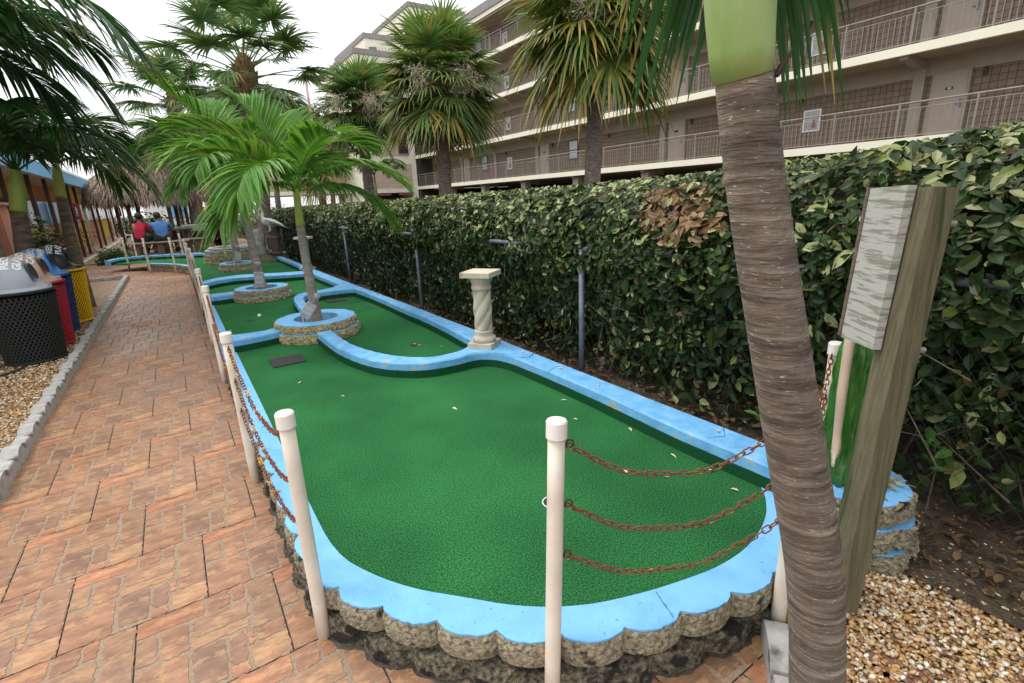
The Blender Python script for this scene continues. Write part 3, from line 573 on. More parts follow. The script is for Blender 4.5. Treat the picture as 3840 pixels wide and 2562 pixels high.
def chain(A, B, sag, label, group, far=False, hook=True):
    A = np.array(A, float); B = np.array(B, float); t = np.linspace(0, 1, 60); P = A[None]*(1-t)[:, None]+B[None]*t[:, None]; P[:, 2] -= sag*4*t*(1-t)
    P[:, 2] += .004*np.sin(t*17+A[0]*9)
    P = resample(P, step=.0275); LV, LF = LKf if far else LKn
    th = thing('rusty_chain', label, 'chain', tuple(A), group); mb = MB()
    for i in range(len(P)-1):
        T = P[i+1]-P[i]; T /= np.linalg.norm(T); s = np.cross([0, 0, 1], T); s /= np.linalg.norm(s)+1e-9; u = np.cross(T, s)
        a = (math.pi/2 if i % 2 else 0)+random.uniform(-.35, .35)+.5; N_ = s*math.cos(a)+u*math.sin(a); Bn = np.cross(T, N_)
        V = (P[i]+P[i+1])/2+LV[:, :1]*T+LV[:, 1:2]*N_+LV[:, 2:]*Bn; c = random.uniform(.7, 1.3)
        mb.add(V, [LF])
    build('links', mb, RUST, th, True)
    if hook:
        for Q, s in ((A, 1), (B, -1)):
            D = (B-A)*s; D[2] = 0; D /= np.linalg.norm(D); a = np.linspace(-2.6, 2.0, 12)
            m = MB(); m.tube(np.array([Q-D*.022+D*.001, Q-D*.008]+[Q+D*(.004+.012*math.cos(x))+np.array([0, 0, .012*math.sin(x)+.006]) for x in a[::-1]]), .0026, 6); build('hook', m, RUSTD, th, True)
    return th
pvc_post('A', .185, 1.61, label='tall cream pvc post at the left corner of the near wall', h=.88, lean=(0, .0))
pvc_post('B', .70, .935, label='cream pvc post standing in the middle of the near wall, nearest the camera', h=.92, lean=(.06, .03))
pvc_post('C', 1.49, .675, label='cream pvc post half hidden behind the near palm trunk', h=.90)
pvc_post('D', 2.22, .92, z0=.05, label='cream pvc post between the near palm and the weathered sign post', h=.81)
LPN = [('second', 2.93), ('third', 4.97), ('fourth', 6.55), ('fifth', 8.75), ('sixth', 10.4), ('seventh', 12.2), ('eighth', 13.6)]
for i, (nm, yy) in enumerate(LPN):
    pvc_post('L%d' % i, .13+.012*min(i, 4), yy, label='cream pvc post, %s from the near corner in the row beside the path' % nm, h=.88)
for k_, x, y, lb in (('f0', -1.16, 17.2, 'cream pvc post at the far left start of the distant green'), ('f1', -.66, 15.95, 'cream pvc post before the far block wall, in front of the person in red'), ('f2', -.10, 15.3, 'cream pvc post before the far block wall, right below the person in blue'), ('f3', .14, 17.5, 'cream pvc post behind the far curb, right of the seated people'), ('f4', -1.05, 19.3, 'white pvc post left of the picnic bench')):
    pvc_post(k_, x, y, label=lb, h=.88)
def at(key, z, d=(0, 0)):
    p, l = posts[key]; f = (z-p[2])/l[2]; return np.array([p[0]+l[0]*f+d[0], p[1]+l[1]*f+d[1], z])
G1 = 'chains across the near end'; G2 = 'chains along the path side'; G3 = 'chains around the far green'
for z, nm in ((.84, 'top'), (.66, 'middle'), (.50, 'bottom')):
    chain(at('B', z, (.035, -.01)), at('C', z-.02, (-.03, .01)), .135 if nm != 'bottom' else .12, '%s of three rusty chains drooping over the near green between the front posts' % nm, G1)
for z, nm in ((.80, 'upper'), (.62, 'middle'), (.45, 'lower')):
    chain(at('C', z+.02, (.03, 0)), at('D', z, (-.03, 0)), .16, '%s rusty chain running behind the near palm trunk to the post by the sign' % nm, 'chains by the sign')
    chain(at('A', z, (-.005, .032)), at('L0', z, (0, -.032)), .14, '%s rusty chain from the near corner post to the second path-side post' % nm, G2)
ks = ['L%d' % i for i in range(7)]
for a, b, n1, n2 in zip(ks[:-1], ks[1:], ['second', 'third', 'fourth', 'fifth', 'sixth', 'seventh'], ['third', 'fourth', 'fifth', 'sixth', 'seventh', 'eighth']):
    for z, nm in ((.80, 'upper'), (.55, 'lower')):
        chain(at(a, z, (0, .032)), at(b, z, (0, -.032)), .15, '%s rusty chain between %s and %s posts of the path row' % (nm, n1, n2), G2, far=True, hook=False)
for a, b, nm in (('f0', 'f1', 'person in red'), ('f1', 'f2', 'person in blue'), ('f2', 'f3', 'right end of the bench')):
    for z, q in ((.78, 'upper'), (.5, 'lower')):
        chain(at(a, z), at(b, z), .2, '%s yellowish rusty chain of the far fence before the %s' % (q, nm), G3, far=True, hook=False)
exec_marker = 1
# ------------------------------------------------------------------ palms
def frond_geo(L, e0, e1, nl, ll, w, az, base, col, seed, vang=.5, twist=0, hang=.5, pet=.16, spread=1.0):
    """one feather frond: arching midrib with two rows of folded leaflets"""
    r = np.random.default_rng(seed); k = 16; t = np.linspace(0, 1, k); el = e0+(e1-e0)*t**1.25; ds = L/(k-1)
    P = np.zeros((k, 2))
    for i in range(1, k): P[i] = P[i-1]+ds*np.array([math.cos((el[i]+el[i-1])/2), math.sin((el[i]+el[i-1])/2)])
    ca, sa = math.cos(az), math.sin(az)
    P3 = np.column_stack([P[:, 0]*ca, P[:, 0]*sa, P[:, 1]])+np.array(base)
    side = np.array([-sa, ca, 0]); mb = MB(); g1 = np.array(col)
    mb.tube(P3, np.linspace(.011, .002, k)*L/1.2, 6, col=g1*np.array([1.7, 1.35, .9]))
    T = np.gradient(P3, axis=0); T /= np.linalg.norm(T, axis=1)[:, None]
    VV = []; FF = []; CC = []; nv = 0
    q = np.linspace(0, 1, 6); wid = np.array([.25, .8, 1, .85, .5, .03])
    for s in (-1, 1):
        for u in np.linspace(pet, .995, nl):
            u2 = min(.999, u+r.uniform(-.004, .004)); f = u2*(k-1); i = int(f); f -= i; i = min(i, k-2)
            p = P3[i]*(1-f)+P3[i+1]*f; tt = T[i]*(1-f)+T[i+1]*f; nn = np.cross(tt, side*1.0); nn /= np.linalg.norm(nn)
            if nn[2] < 0: nn = -nn
            le = ll*(.55+.45*math.sin(min(1, (u-pet)/(1-pet)*1.25+.12)*math.pi*.62))*(1-.62*max(0, (u-.72)/.28)**1.3)*r.uniform(.88, 1.08)
            fan = R(62)*(1-.55*u)*spread+r.normal(0, .06)
            d = tt*math.cos(fan)+side*s*math.sin(fan)*math.cos(vang)+nn*math.sin(fan)*math.sin(vang); d /= np.linalg.norm(d)
            dr = hang*r.uniform(.7, 1.3)
            c = p+le*(d*q[:, None])+np.array([0, 0, -1])*(le*dr*q**2.2)[:, None]
            dd = np.gradient(c, axis=0); dd /= np.linalg.norm(dd, axis=1)[:, None]
            ac = np.cross(dd, nn); ac /= np.linalg.norm(ac, axis=1)[:, None]+1e-9; up_ = np.cross(ac, dd)
            ww = (w*wid*(.7+.3*le/ll))[:, None]
            V = np.stack([c-ac*ww/2+up_*ww*.28, c, c+ac*ww/2+up_*ww*.28], 1).reshape(-1, 3)
            VV.append(V); b = np.arange(5)*3+nv
            FF.append(np.vstack([np.stack([b, b+1, b+4, b+3], -1), np.stack([b+1, b+2, b+5, b+4], -1)])); nv += 18
            cc = g1*r.uniform(.72, 1.28)*np.array([r.uniform(.85, 1.25), 1, r.uniform(.8, 1.2)])
            C = np.repeat(cc[None], 18, 0)
            if r.random() < .35: C[-3:] = np.array([.40, .30, .10])*r.uniform(.6, 1.2)
            CC.append(C)
    mb.add(np.vstack(VV), [np.vstack(FF)], np.vstack(CC)); return mb
def feather_palm(name, label, cat, group, trunk_pts, trunk_r, shaft_pts, shaft_r, fronds, tmat, smat, col, bump=.0, spear=True, nstep=.05):
    tp = resample(smooth(trunk_pts, 2), step=nstep); t = thing(name, label, cat, tuple(map(float, trunk_pts[0])), group)
    u = np.linspace(0, 1, len(tp)); rr = np.interp(u, np.linspace(0, 1, len(trunk_r)), trunk_r)
    rr = rr*(1+bump*rng.normal(0, 1, len(rr)))
    m = MB(); m.tube(tp, rr, 20); build('trunk', m, tmat, t, True)
    sp = resample(smooth(shaft_pts, 2), 14); m = MB(); m.tube(sp, np.interp(np.linspace(0, 1, 14), np.linspace(0, 1, len(shaft_r)), shaft_r), 20); build('crownshaft', m, smat, t, True)
    top = np.array(shaft_pts[-1]); 
    for i, (az, e0, e1, L, ll, w_, hang, va) in enumerate(fronds):
        mb = frond_geo(L, R(e0), R(e1), int(26+L*14), ll, w_, R(az), top+np.array([0, 0, -.03]), col, i*17+int(abs(top[0]*100)+abs(top[1])*10), vang=va, hang=hang)
        build('frond', mb, PALM, t)
    if spear:
        m = MB(); m.tube([top, top+np.array([.01, .01, .35]), top+np.array([.03, .02, .75])], [.02, .012, .002], 7, col=np.array(col)*1.5); build('spear_leaf', m, PALM, t)
    return t
GREEN = (.085, .235, .022); DGREEN = (.022, .085, .018)
# azimuth: 0 = +X (towards the hedge), 90 = away from the camera
feather_palm('young_palm', 'young slender palm growing in the nearest round planter, bright green fronds', 'palm tree', 'slender palms on the greens',
    [(1.10, 5.44, .2), (1.09, 5.42, .6), (1.07, 5.40, 1.0), (1.07, 5.4, 1.32)], [.064, .05, .043, .040], [(1.07, 5.4, 1.31), (1.075, 5.4, 1.45), (1.08, 5.4, 1.66)], [.042, .036, .026],
    [(200, 52, -35, 1.20, .50, .040, .30, .5), (165, 66, -10, 1.15, .48, .040, .25, .5), (235, 40, -50, 1.15, .48, .040, .5, .4), (25, 66, -28, 1.20, .50, .040, .30, .5), (-25, 42, -45, 1.1, .46, .040, .4, .4), (-70, 62, -8, .95, .44, .038, .3, .5), (80, 72, 15, 1.15, .50, .038, .22, .5), (120, 76, 30, 1.1, .48, .038, .2, .6), (215, 22, -62, 1.0, .42, .038, .6, .4), (-5, 18, -60, .95, .42, .036, .6, .4), (50, 50, -30, 1.1, .46, .038, .4, .5)],
    TR_PALE, SHAFTY, GREEN)
feather_palm('young_palm', 'leaning palm in the second round planter, its fronds merging with the trees behind', 'palm tree', 'slender palms on the greens',
    [(.97, 8.22, .2), (.94, 8.22, .6), (.93, 8.23, 1.0), (.90, 8.25, 1.45)], [.085, .065, .055, .05], [(.90, 8.25, 1.43), (.89, 8.25, 1.7), (.88, 8.25, 1.95)], [.052, .045, .03],
    [(200, 55, -30, 1.2, .5, .042, .3, .5), (170, 65, -5, 1.25, .55, .042, .3, .5), (240, 42, -50, 1.15, .5, .042, .5, .4), (20, 70, -10, 1.3, .55, .042, .3, .5), (222, 28, -55, 1.05, .42, .042, .6, .4), (-60, 64, -5, 1.1, .5, .04, .3, .5), (100, 75, 25, 1.4, .55, .04, .25, .5), (185, 78, 30, 1.4, .5, .04, .2, .6), (-20, 30, -50, 1.1, .5, .04, .5, .4), (262, 20, -68, 1.3, .45, .042, .6, .3)],
    TR_PALE, SHAFTY, GREEN)
feather_palm('young_palm', 'third palm with a reddish sheath, in the low basin planter', 'palm tree', 'slender palms on the greens',
    [(1.06, 12.45, .2), (1.08, 12.45, .8), (1.06, 12.45, 1.45)], [.085, .07, .06], [(1.06, 12.45, 1.43), (1.05, 12.45, 1.7), (1.03, 12.45, 2.0)], [.075, .07, .04],
    [(a, e, f, 1.5, .55, .05, .4, .5) for a, e, f in ((200, 60, -10), (165, 70, 0), (240, 50, -30), (10, 68, -10), (250, 40, -50), (-60, 60, -10), (100, 75, 20), (185, 62, -10), (-20, 40, -45), (130, 60, -10), (60, 45, -40))],
    TR_PALE, mat('reddish_sheath', (.35, .12, .06), (.25, .14, .07), scale=6, rough=.8), (.05, .15, .025))
# left row, darker, seen against the sky
def leftpalm(label, tp, tr, sp, sr, fr, col=DGREEN):
    feather_palm('christmas_palm', label, 'palm tree', 'crownshaft palms beside the motel', tp, tr, sp, sr, fr, TR_LEFT, SHAFTY, col)
leftpalm('crownshaft palm behind the grey recycling lid, bright green shaft between two dark crowns', [(-1.72, 9.2, 0), (-1.69, 9.2, .9), (-1.62, 9.2, 1.60)], [.14, .115, .085], [(-1.62, 9.2, 1.58), (-1.58, 9.2, 1.8), (-1.53, 9.2, 2.1)], [.09, .088, .045],
    [(30, 66, -40, 1.7, .60, .042, .5, .4), (-40, 55, -55, 1.7, .6, .042, .7, .4), (90, 60, -45, 1.6, .6, .042, .5, .4), (140, 60, -40, 1.6, .6, .042, .5, .4), (200, 55, -50, 1.6, .6, .042, .5, .4), (260, 60, -50, 1.6, .6, .042, .6, .4), (-5, 40, -65, 1.6, .58, .042, .7, .3), (60, 76, 0, 1.5, .58, .04, .3, .5), (-75, 70, -30, 1.6, .6, .042, .5, .4)])
leftpalm('crownshaft palm rising behind the black dome lid, right one of the left row', [(-1.42, 10.9, 0), (-1.40, 10.85, .9), (-1.36, 10.8, 1.80)], [.115, .09, .07], [(-1.36, 10.8, 1.78), (-1.34, 10.8, 2.0), (-1.31, 10.8, 2.3)], [.074, .072, .04],
    [(30, 62, -50, 1.4, .52, .042, .6, .4), (-30, 52, -55, 1.35, .5, .042, .8, .3), (90, 60, -45, 1.6, .58, .042, .5, .4), (150, 60, -40, 1.6, .58, .042, .5, .4), (200, 55, -50, 1.6, .58, .042, .5, .4), (260, 60, -55, 1.6, .58, .042, .6, .4), (0, 76, -20, 1.3, .5, .04, .4, .5), (-70, 74, -20, 1.5, .58, .042, .5, .4), (55, 30, -68, 1.4, .5, .04, .8, .3)])
leftpalm('leftmost palm trunk with mossy bark, its long dark fronds hanging across the top left', [(-1.68, 7.9, 0), (-1.71, 7.9, .9), (-1.78, 7.9, 2.0), (-1.8, 7.9, 2.55)], [.15, .125, .10, .09], [(-1.8, 7.9, 2.53), (-1.8, 7.9, 2.8), (-1.78, 7.9, 3.15)], [.1, .1, .05],
    [(20, 60, -52, 1.8, .70, .05, .7, .35), (-25, 56, -55, 2.2, .8, .05, .8, .35), (60, 62, -45, 2.1, .75, .05, .6, .35), (100, 60, -40, 2.0, .75, .05, .5, .4), (150, 60, -40, 2.0, .7, .05, .5, .4), (200, 55, -50, 2.0, .7, .05, .5, .4), (260, 60, -50, 2.1, .75, .05, .6, .4), (0, 34, -66, 1.6, .65, .05, .8, .3), (-60, 66, -40, 2.2, .8, .05, .7, .35), (40, 30, -70, 1.4, .6, .05, .9, .3)])
# the big near trunk on the right with its green crownshaft
tp = [(1.33, .46, -.02), (1.17, .45, .55), (1.00, .45, .92), (.83, .45, 1.30), (.735, .45, 1.52), (.69, .45, 1.655)]
shp = [(.69, .45, 1.645), (.675, .45, 1.70), (.66, .45, 1.80), (.65, .45, 1.95), (.64, .45, 2.10)]
feather_palm('near_palm', 'large ringed palm trunk close to the camera with a smooth green crownshaft', 'palm tree', None, tp, [.074, .067, .062, .055, .046, .0375], shp, [.0395, .045, .0465, .043, .030],
    [(33, 36, -55, .60, .36, .024, .95, .0), (12, 74, 20, .9, .30, .028, .5, .3), (-38, 66, -10, 1.3, .5, .032, .5, .3), (-80, 66, -10, 1.4, .5, .032, .5, .4), (-130, 68, 0, 1.4, .5, .032, .4, .4), (190, 78, 40, 1.2, .45, .032, .3, .5)],
    TR_NEAR, SHAFT, (.02, .085, .02), bump=.0028, nstep=.009)
# torn leaf sheath + loose bark curls
t = [o for o in COL.objects if o.name.startswith('near_palm')][0]
m = MB(); m.tube([(.706, .412, 1.640), (.711, .408, 1.653), (.719, .405, 1.664), (.724, .404, 1.673)], [.007, .008, .004, .001], 6, flat=.5); build('dry_leaf_stub', m, DBROWN, t)

def fan_geo(az, el, pl, Rr, base, col, seed, nseg=34, droop=.5, yellow=.2, mb=None):
    r = np.random.default_rng(seed); ca, sa = math.cos(az), math.sin(az); k = 7; t = np.linspace(0, 1, k); e = el-.40*t
    P = np.zeros((k, 2)); ds = pl/(k-1)
    for i in range(1, k): P[i] = P[i-1]+ds*np.array([math.cos(e[i]), math.sin(e[i])])
    P3 = np.column_stack([P[:, 0]*ca, P[:, 0]*sa, P[:, 1]])+np.array(base); mb.tube(P3, np.linspace(.022, .010, k), 5, cap=False, col=np.array(col)*[1.5, 1.3, .9])
    tt = P3[-1]-P3[-2]; tt /= np.linalg.norm(tt); side = np.array([-sa, ca, 0]); nn = np.cross(side, tt); nn = nn if nn[2] > 0 else -nn
    q = np.array([0, .22, .45, .7, 1.0]); wid = np.array([.35, 1, 1.1, .75, .05])
    VV = []; FF = []; CC = []; nv = 0
    for a in np.linspace(R(-128), R(128), nseg):
        a += r.normal(0, .02); le = Rr*(.78+.22*math.cos(a))*r.uniform(.9, 1.08)
        d = tt*math.cos(a)+side*math.sin(a)+nn*(.18*abs(math.sin(a))-.1); d /= np.linalg.norm(d)
        start = P3[-1]+tt*.14*Rr*math.cos(a*.5)
        c = start+le*d*q[:, None]+np.array([0, 0, -1])*(le*droop*r.uniform(.6, 1.4)*q**3)[:, None]
        ac = np.cross(d, nn); ac /= np.linalg.norm(ac); tw = r.uniform(-.5, .5); ac = ac*math.cos(tw)+nn*math.sin(tw); ww = (Rr*.062*wid)[:, None]
        V = np.stack([c-ac*ww/2, c+ac*ww/2], 1).reshape(-1, 3); b = np.arange(4)*2+nv; FF.append(np.stack([b, b+1, b+3, b+2], -1)); nv += 10; VV.append(V)
        cc = np.array(col)*r.uniform(.7, 1.3); C = np.repeat(cc[None], 10, 0)
        if r.random() < yellow: C[4:] = np.array([.34, .27, .055])*r.uniform(.6, 1.1)
        CC.append(C)
    mb.add(np.vstack(VV), [np.vstack(FF)], np.vstack(CC))
def fan_palm(label, base, top, r0, crown, Rr, nl, col, yel=.2, pl=.9, droop=.5, flower=0, seed=1, open_=1.0, skirt=0):
    t = thing('cabbage_palm', label, 'palm tree', base, 'fan palms behind the hedge'); rr = random.Random(seed)
    b = np.array(base, float); tp = np.array(top, float); mid = (b+tp)/2+np.array([.06, 0, 0]); P = resample(smooth([b, mid, tp], 2), step=.12)
    m = MB(); m.tube(P, np.linspace(r0*1.08, r0, len(P))*(1+rng.normal(0, .02, len(P))), 16); build('trunk', m, TR_SAB, t, True)
    m = MB(); hb = crown*.55; m.tube([tp+[0, 0, -.15], tp, tp+[0, 0, hb*.5], tp+[0, 0, hb], tp+[0, 0, hb+.2]], [r0, r0*1.35, r0*1.55, r0*1.2, r0*.5], 14)
    for i in range(46):
        a = rr.uniform(0, 6.28); z = rr.uniform(-.15, hb); d = np.array([math.cos(a), math.sin(a), 0]); p = tp+[0, 0, z]+d*r0*1.1; m.tube([p, p+d*.10+[0, 0, .16]], [.04, .012], 4)
    build('leaf_boots', m, BOOT, t)
    m = MB()
    for i in range(nl):
        f = i/(nl-1); el = R(86-108*f**.9)*open_+R(rr.uniform(-8, 8)); az = i*2.399+rr.uniform(-.2, .2)
        z = hb*(1-f)*.9+.05; y_ = yel*(0.2+1.2*f)
        c = np.array(col)*(1.15-.35*f)
        fan_geo(az, el, pl*rr.uniform(.8, 1.15), Rr*rr.uniform(.85, 1.1), tp+[0, 0, z], c, seed*100+i, droop=droop*(.25+.60*f), yellow=y_, mb=m)
    build('crown', m, PALMF, t)
    for q in range(flower):
        m = MB(); a = rr.uniform(0, 6.28) if q > 1 else (R(222), R(268))[q]; o = tp+[0, 0, hb*.6]; d = np.array([math.cos(a), math.sin(a), 0]); tipp = o+d*1.35+[0, 0, .12]
        m.tube([o, o+d*.5+[0, 0, .35], tipp], [.015, .012, .006], 5)
        for s in range(190):
            p = o+(tipp-o)*rr.uniform(.75, 1.1)+np.array([rr.gauss(0, .13), rr.gauss(0, .13), rr.gauss(-.15, .16)]); v = np.array([rr.gauss(0, .1), rr.gauss(0, .1), rr.gauss(-.10, .1)])
            m.tube([p, p+v*.5+[0, 0, .02], p+v], [.005, .004, .002], 3, cap=False)
        build('flower_stalk', m, FLW, t)
    return t
FLW = mat('dry_flower_stalk', (.50, .40, .29), (.66, .56, .44), scale=9, rough=1)
FG = (.115, .205, .045)
fan_palm('large fan palm before the hotel with a dark hanging fruit cluster and yellow-tipped leaves', (7.62, 8.46, -.03), (7.78, 8.34, 4.35),   .165, 1.5, 1.05, 70, (.12, .205, .035), yel=.34, pl=.85, droop=.6, flower=2, seed=3)
t = [o for o in COL.objects if o.name.startswith('cabbage_palm')][0]
m = MB(); rr = random.Random(5)
for i in range(900):
    z = rr.random(); p = np.array([7.93, 7.42, 5.0])+np.array([rr.gauss(0, .13*(1-z*.5)), rr.gauss(0, .13*(1-z*.5)), -1.75*z]); s = .018
    m.add(IV*s+p, [IF])
m.tube([(7.8, 8.2, 4.9), (7.9, 7.7, 5.3), (7.93, 7.42, 5.0), (7.93, 7.42, 3.4)], [.02, .02, .015, .005], 6)
build('fruit_cluster', m, mat('olive_fruit', (.035, .03, .01), (.20, .16, .04), scale=26, rough=.8, ramp=(.45, .6)), t)
fan_palm('round-headed fan palm behind the hedge with pale flower sprays, left of the hotel balconies', (6.38, 13.02, -.03), (6.52, 12.96, 3.95), .17, 1.25, .95, 80, FG, yel=.22, pl=.85, droop=.5, flower=3, seed=4)
fan_palm('smaller fan palm with rusty flower stalk, directly before the hotel tower', (5.64, 17.09, -.03), (5.70, 17.08, 3.95), .165, 1.5, .80, 70, (.095, .19, .045), yel=.12, pl=.62, droop=.5, flower=2, seed=5)
fan_palm('tall open fan palm towering over the left side of the greens', (1.98, 14.9, .0), (2.22, 14.85, 4.15), .17, 1.4, .90, 44, (.09, .17, .045), yel=.06, pl=1.25, droop=.45, flower=0, seed=6)
fan_palm('distant fan palm left of the tall open one, half hidden by feather fronds', (.75, 22.5, 0), (.9, 22.5, 4.6), .17, 1.3, 1.0, 30, (.07, .14, .045), yel=.1, pl=1.1, droop=.6, flower=0, seed=7)
fan_palm('far fan palm near the lamp pole, low behind the hedge', (6.3, 26, 0), (6.3, 26, 2.9), .16, 1.3, .95, 30, (.065, .13, .03), yel=.5, pl=.8, droop=.7, flower=0, seed=8)
# small feather palm at the tower foot
feather_palm('feather_palm', 'small feather palm growing at the foot of the hotel tower', 'palm tree', None, [(8.0, 23.0, 0), (8.0, 23.0, 2.0)], [.09, .07], [(8.0, 23, 2.0), (8.0, 23, 2.7)], [.07, .04],
    [(a, e, f, 1.6, .6, .06, .6, .4) for a, e, f in ((0, 60, -40), (40, 50, -50), (90, 60, -40), (140, 66, -30), (190, 55, -50), (235, 60, -45), (280, 50, -55), (320, 66, -35), (200, 75, 10))], TR_PALE, SHAFTY, (.05, .15, .03))

# ------------------------------------------------------------------ hedge + chain link fence
def leaves(mb, P, Nn, size, asp, C, simple=False, flat=.55):
    n = len(P); d = rng.normal(size=(n, 3)); d -= Nn*np.sum(d*Nn, 1)[:, None]*.7; d /= np.linalg.norm(d, axis=1)[:, None]
    nr = Nn+rng.normal(0, flat, (n, 3)); nr -= d*np.sum(nr*d, 1)[:, None]; nr /= np.linalg.norm(nr, axis=1)[:, None]; s = np.cross(d, nr)
    L = size[:, None]; W = L*asp
    def pt(u, v, h): return P+d*L*u+s*W*v+nr*L*h
    if simple:
        V = np.stack([pt(-.5, 0, 0), pt(-.1, .5, .05), pt(.5, 0, -.05), pt(-.1, -.5, .05)], 1); nv = 4
        F = [(np.array([[0, 1, 2, 3]])[None]+(np.arange(n)*4)[:, None, None]).reshape(-1, 4)]
    else:
        V = np.stack([pt(-.5, 0, .0), pt(-.15, 0, 0), pt(.2, 0, -.015), pt(.5, 0, -.08), pt(-.2, .46, .07), pt(.18, .40, .05), pt(-.2, -.46, .07), pt(.18, -.40, .05)], 1); nv = 8
        o = (np.arange(n)*8)[:, None, None]
        F = [(np.array([[0, 1, 4], [0, 6, 1], [2, 3, 5], [2, 7, 3]])[None]+o).reshape(-1, 3), (np.array([[1, 2, 5, 4], [6, 7, 2, 1]])[None]+o).reshape(-1, 4)]
    mb.add(V.reshape(-1, 3), F, np.repeat(C, nv, axis=0))
def ztop(y): return np.interp(y, [-3, .2, .9, 1.5, 2.6, 4.3, 8, 18], [1.78, 1.76, 1.70, 1.64, 1.585, 1.55, 1.52, 1.45])
def hedge_pts(n, y0, y1, big=False):
    y = rng.uniform(y0, y1, n); s = rng.uniform(0, 1, n)
    zt = ztop(y); lump = .05*np.sin(y*2.3)+.04*np.sin(y*5.1+1)+.03*np.sin(y*9.7)
    lump = lump+.05*np.sin(y*4.3+s*14)*np.sin(s*23+y*1.7)
    # profile: lower face (0-.45), upper bulge (.45-.7), top (.7-1)
    X = np.empty(n); Z = np.empty(n); NX = np.empty(n); NZ = np.empty(n)
    a = s < .42; f = s/.42; X[a] = 2.62-.20*f[a]**1.5; Z[a] = .12+.90*f[a]; NX[a] = -1; NZ[a] = .15
    b = (s >= .42) & (s < .66); f = (s-.42)/.24; X[b] = 2.405-.015*np.sin(f[b]*3)+.22*f[b]**2; Z[b] = (1.02+(zt-1.10)*f)[b]; NX[b] = -.85; NZ[b] = .25+.6*f[b]
    c = s >= .66; f = (s-.66)/.34; X[c] = (2.64+1.3*f)[c]; Z[c] = (zt-.08+.10*np.sin(f*1.6))[c]; NX[c] = -.35; NZ[c] = 1
    X += lump*.6; dep = rng.exponential(.05, n)
    N_ = np.column_stack([NX, rng.normal(0, .25, n), NZ]); N_ /= np.linalg.norm(N_, axis=1)[:, None]
    P = np.column_stack([X, y, Z])-N_*dep[:, None]
    P[:, 2] += .03*np.sin(y*7+X*5)*(s > .6)
    return P, N_, s, dep
def hedge_cols(P, s):
    n = len(P); k = rng.random(n)
    C = np.array([.023, .052, .010])*rng.uniform(.6, 1.35, (n, 1))*np.column_stack([rng.uniform(.85, 1.25, n), np.ones(n), rng.uniform(.7, 1.4, n)])
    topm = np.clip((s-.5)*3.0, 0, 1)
    m = k < .07+.34*topm; C[m] = np.array([.33, .36, .16])*rng.uniform(.7, 1.25, (m.sum(), 1))       # pale growth and silvery undersides; their rising share paints in the top's highlights
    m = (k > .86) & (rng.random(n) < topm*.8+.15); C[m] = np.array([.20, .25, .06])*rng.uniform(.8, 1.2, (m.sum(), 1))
    m = (k > .975); C[m] = np.array([.20, .12, .045])
    d = ((P[:, 1]-1.98)/.35)**2+((P[:, 2]-1.36-.18*(P[:, 1]-1.98))/.17)**2+.35*np.sin(P[:, 1]*31)*np.sin(P[:, 2]*37); m = (d < 1) & (rng.random(n) < 1.05-.8*np.clip(d, 0, 1)) & (P[:, 0] < 3.0); C[m] = np.array([.27, .165, .075])*rng.uniform(.5, 1.3, (m.sum(), 1))
    return C
hd = thing('hedge', 'long clipped silverthorn hedge with a brown dead patch, running behind the chain link fence', 'hedge', (2.9, 6, 0))
mb = MB()
P, N_, s, dep = hedge_pts(40000, -2.5, 3.6); sz = rng.gamma(9, .0066, len(P)); lowm = ((P[:, 2] < .45) & (rng.random(len(P)) < .6)) | ((P[:, 2] < .95) & (rng.random(len(P)) < .5)); P, N_, s, sz = P[~lowm], N_[~lowm], s[~lowm], sz[~lowm]
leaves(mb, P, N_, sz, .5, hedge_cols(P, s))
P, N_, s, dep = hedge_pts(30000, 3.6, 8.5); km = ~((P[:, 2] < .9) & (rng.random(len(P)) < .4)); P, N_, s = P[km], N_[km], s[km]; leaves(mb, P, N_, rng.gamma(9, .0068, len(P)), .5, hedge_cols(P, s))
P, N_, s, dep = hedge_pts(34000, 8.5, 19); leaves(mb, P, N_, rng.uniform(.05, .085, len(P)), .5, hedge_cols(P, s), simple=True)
# stray shoots above the clipped top
for i in range(0):
    y = random.uniform(-.5, 9); x = random.uniform(2.55, 3.1); z = float(ztop(y)); nn_ = random.randint(3, 6)
    Pq = np.array([[x+random.gauss(0, .012)+.01*q, y+.015*q, z-.02+.028*q] for q in range(nn_)]); leaves(mb, Pq, np.tile([0., 0, 1], (nn_, 1))+rng.normal(0, .5, (nn_, 3)), rng.uniform(.03, .06, nn_), .5, np.tile([.12, .18, .05], (nn_, 1)))
build('foliage', mb, LEAF, hd)
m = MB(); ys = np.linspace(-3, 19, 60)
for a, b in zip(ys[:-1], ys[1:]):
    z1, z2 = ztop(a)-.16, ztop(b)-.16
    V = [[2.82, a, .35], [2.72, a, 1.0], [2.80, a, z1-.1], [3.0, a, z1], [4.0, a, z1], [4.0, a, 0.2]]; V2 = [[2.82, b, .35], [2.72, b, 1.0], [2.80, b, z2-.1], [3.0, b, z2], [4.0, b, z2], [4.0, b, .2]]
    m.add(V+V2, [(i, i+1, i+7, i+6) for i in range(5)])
build('shade_core', m, mat('hedge_core_shade', (.004, .005, .003), (.012, .014, .006), scale=20, rough=1), hd)  # solid near-black sheet: shade inside the hedge put into its colour
m = MB()
for i in range(520):
    y = random.uniform(-1.5, 14); x = random.uniform(2.6, 2.95); p = np.array([x, y, random.uniform(0, .7)]); m.tube([p, p+[random.gauss(0, .1), random.gauss(0, .12), .22], p+[random.gauss(-.04, .12), random.gauss(0, .2), random.uniform(.35, .7)]], [.006, .004, .002], 4, cap=False)
build('twigs', m, mat('hedge_twig', (.10, .075, .05), (.17, .13, .09), scale=30, rough=1), hd)

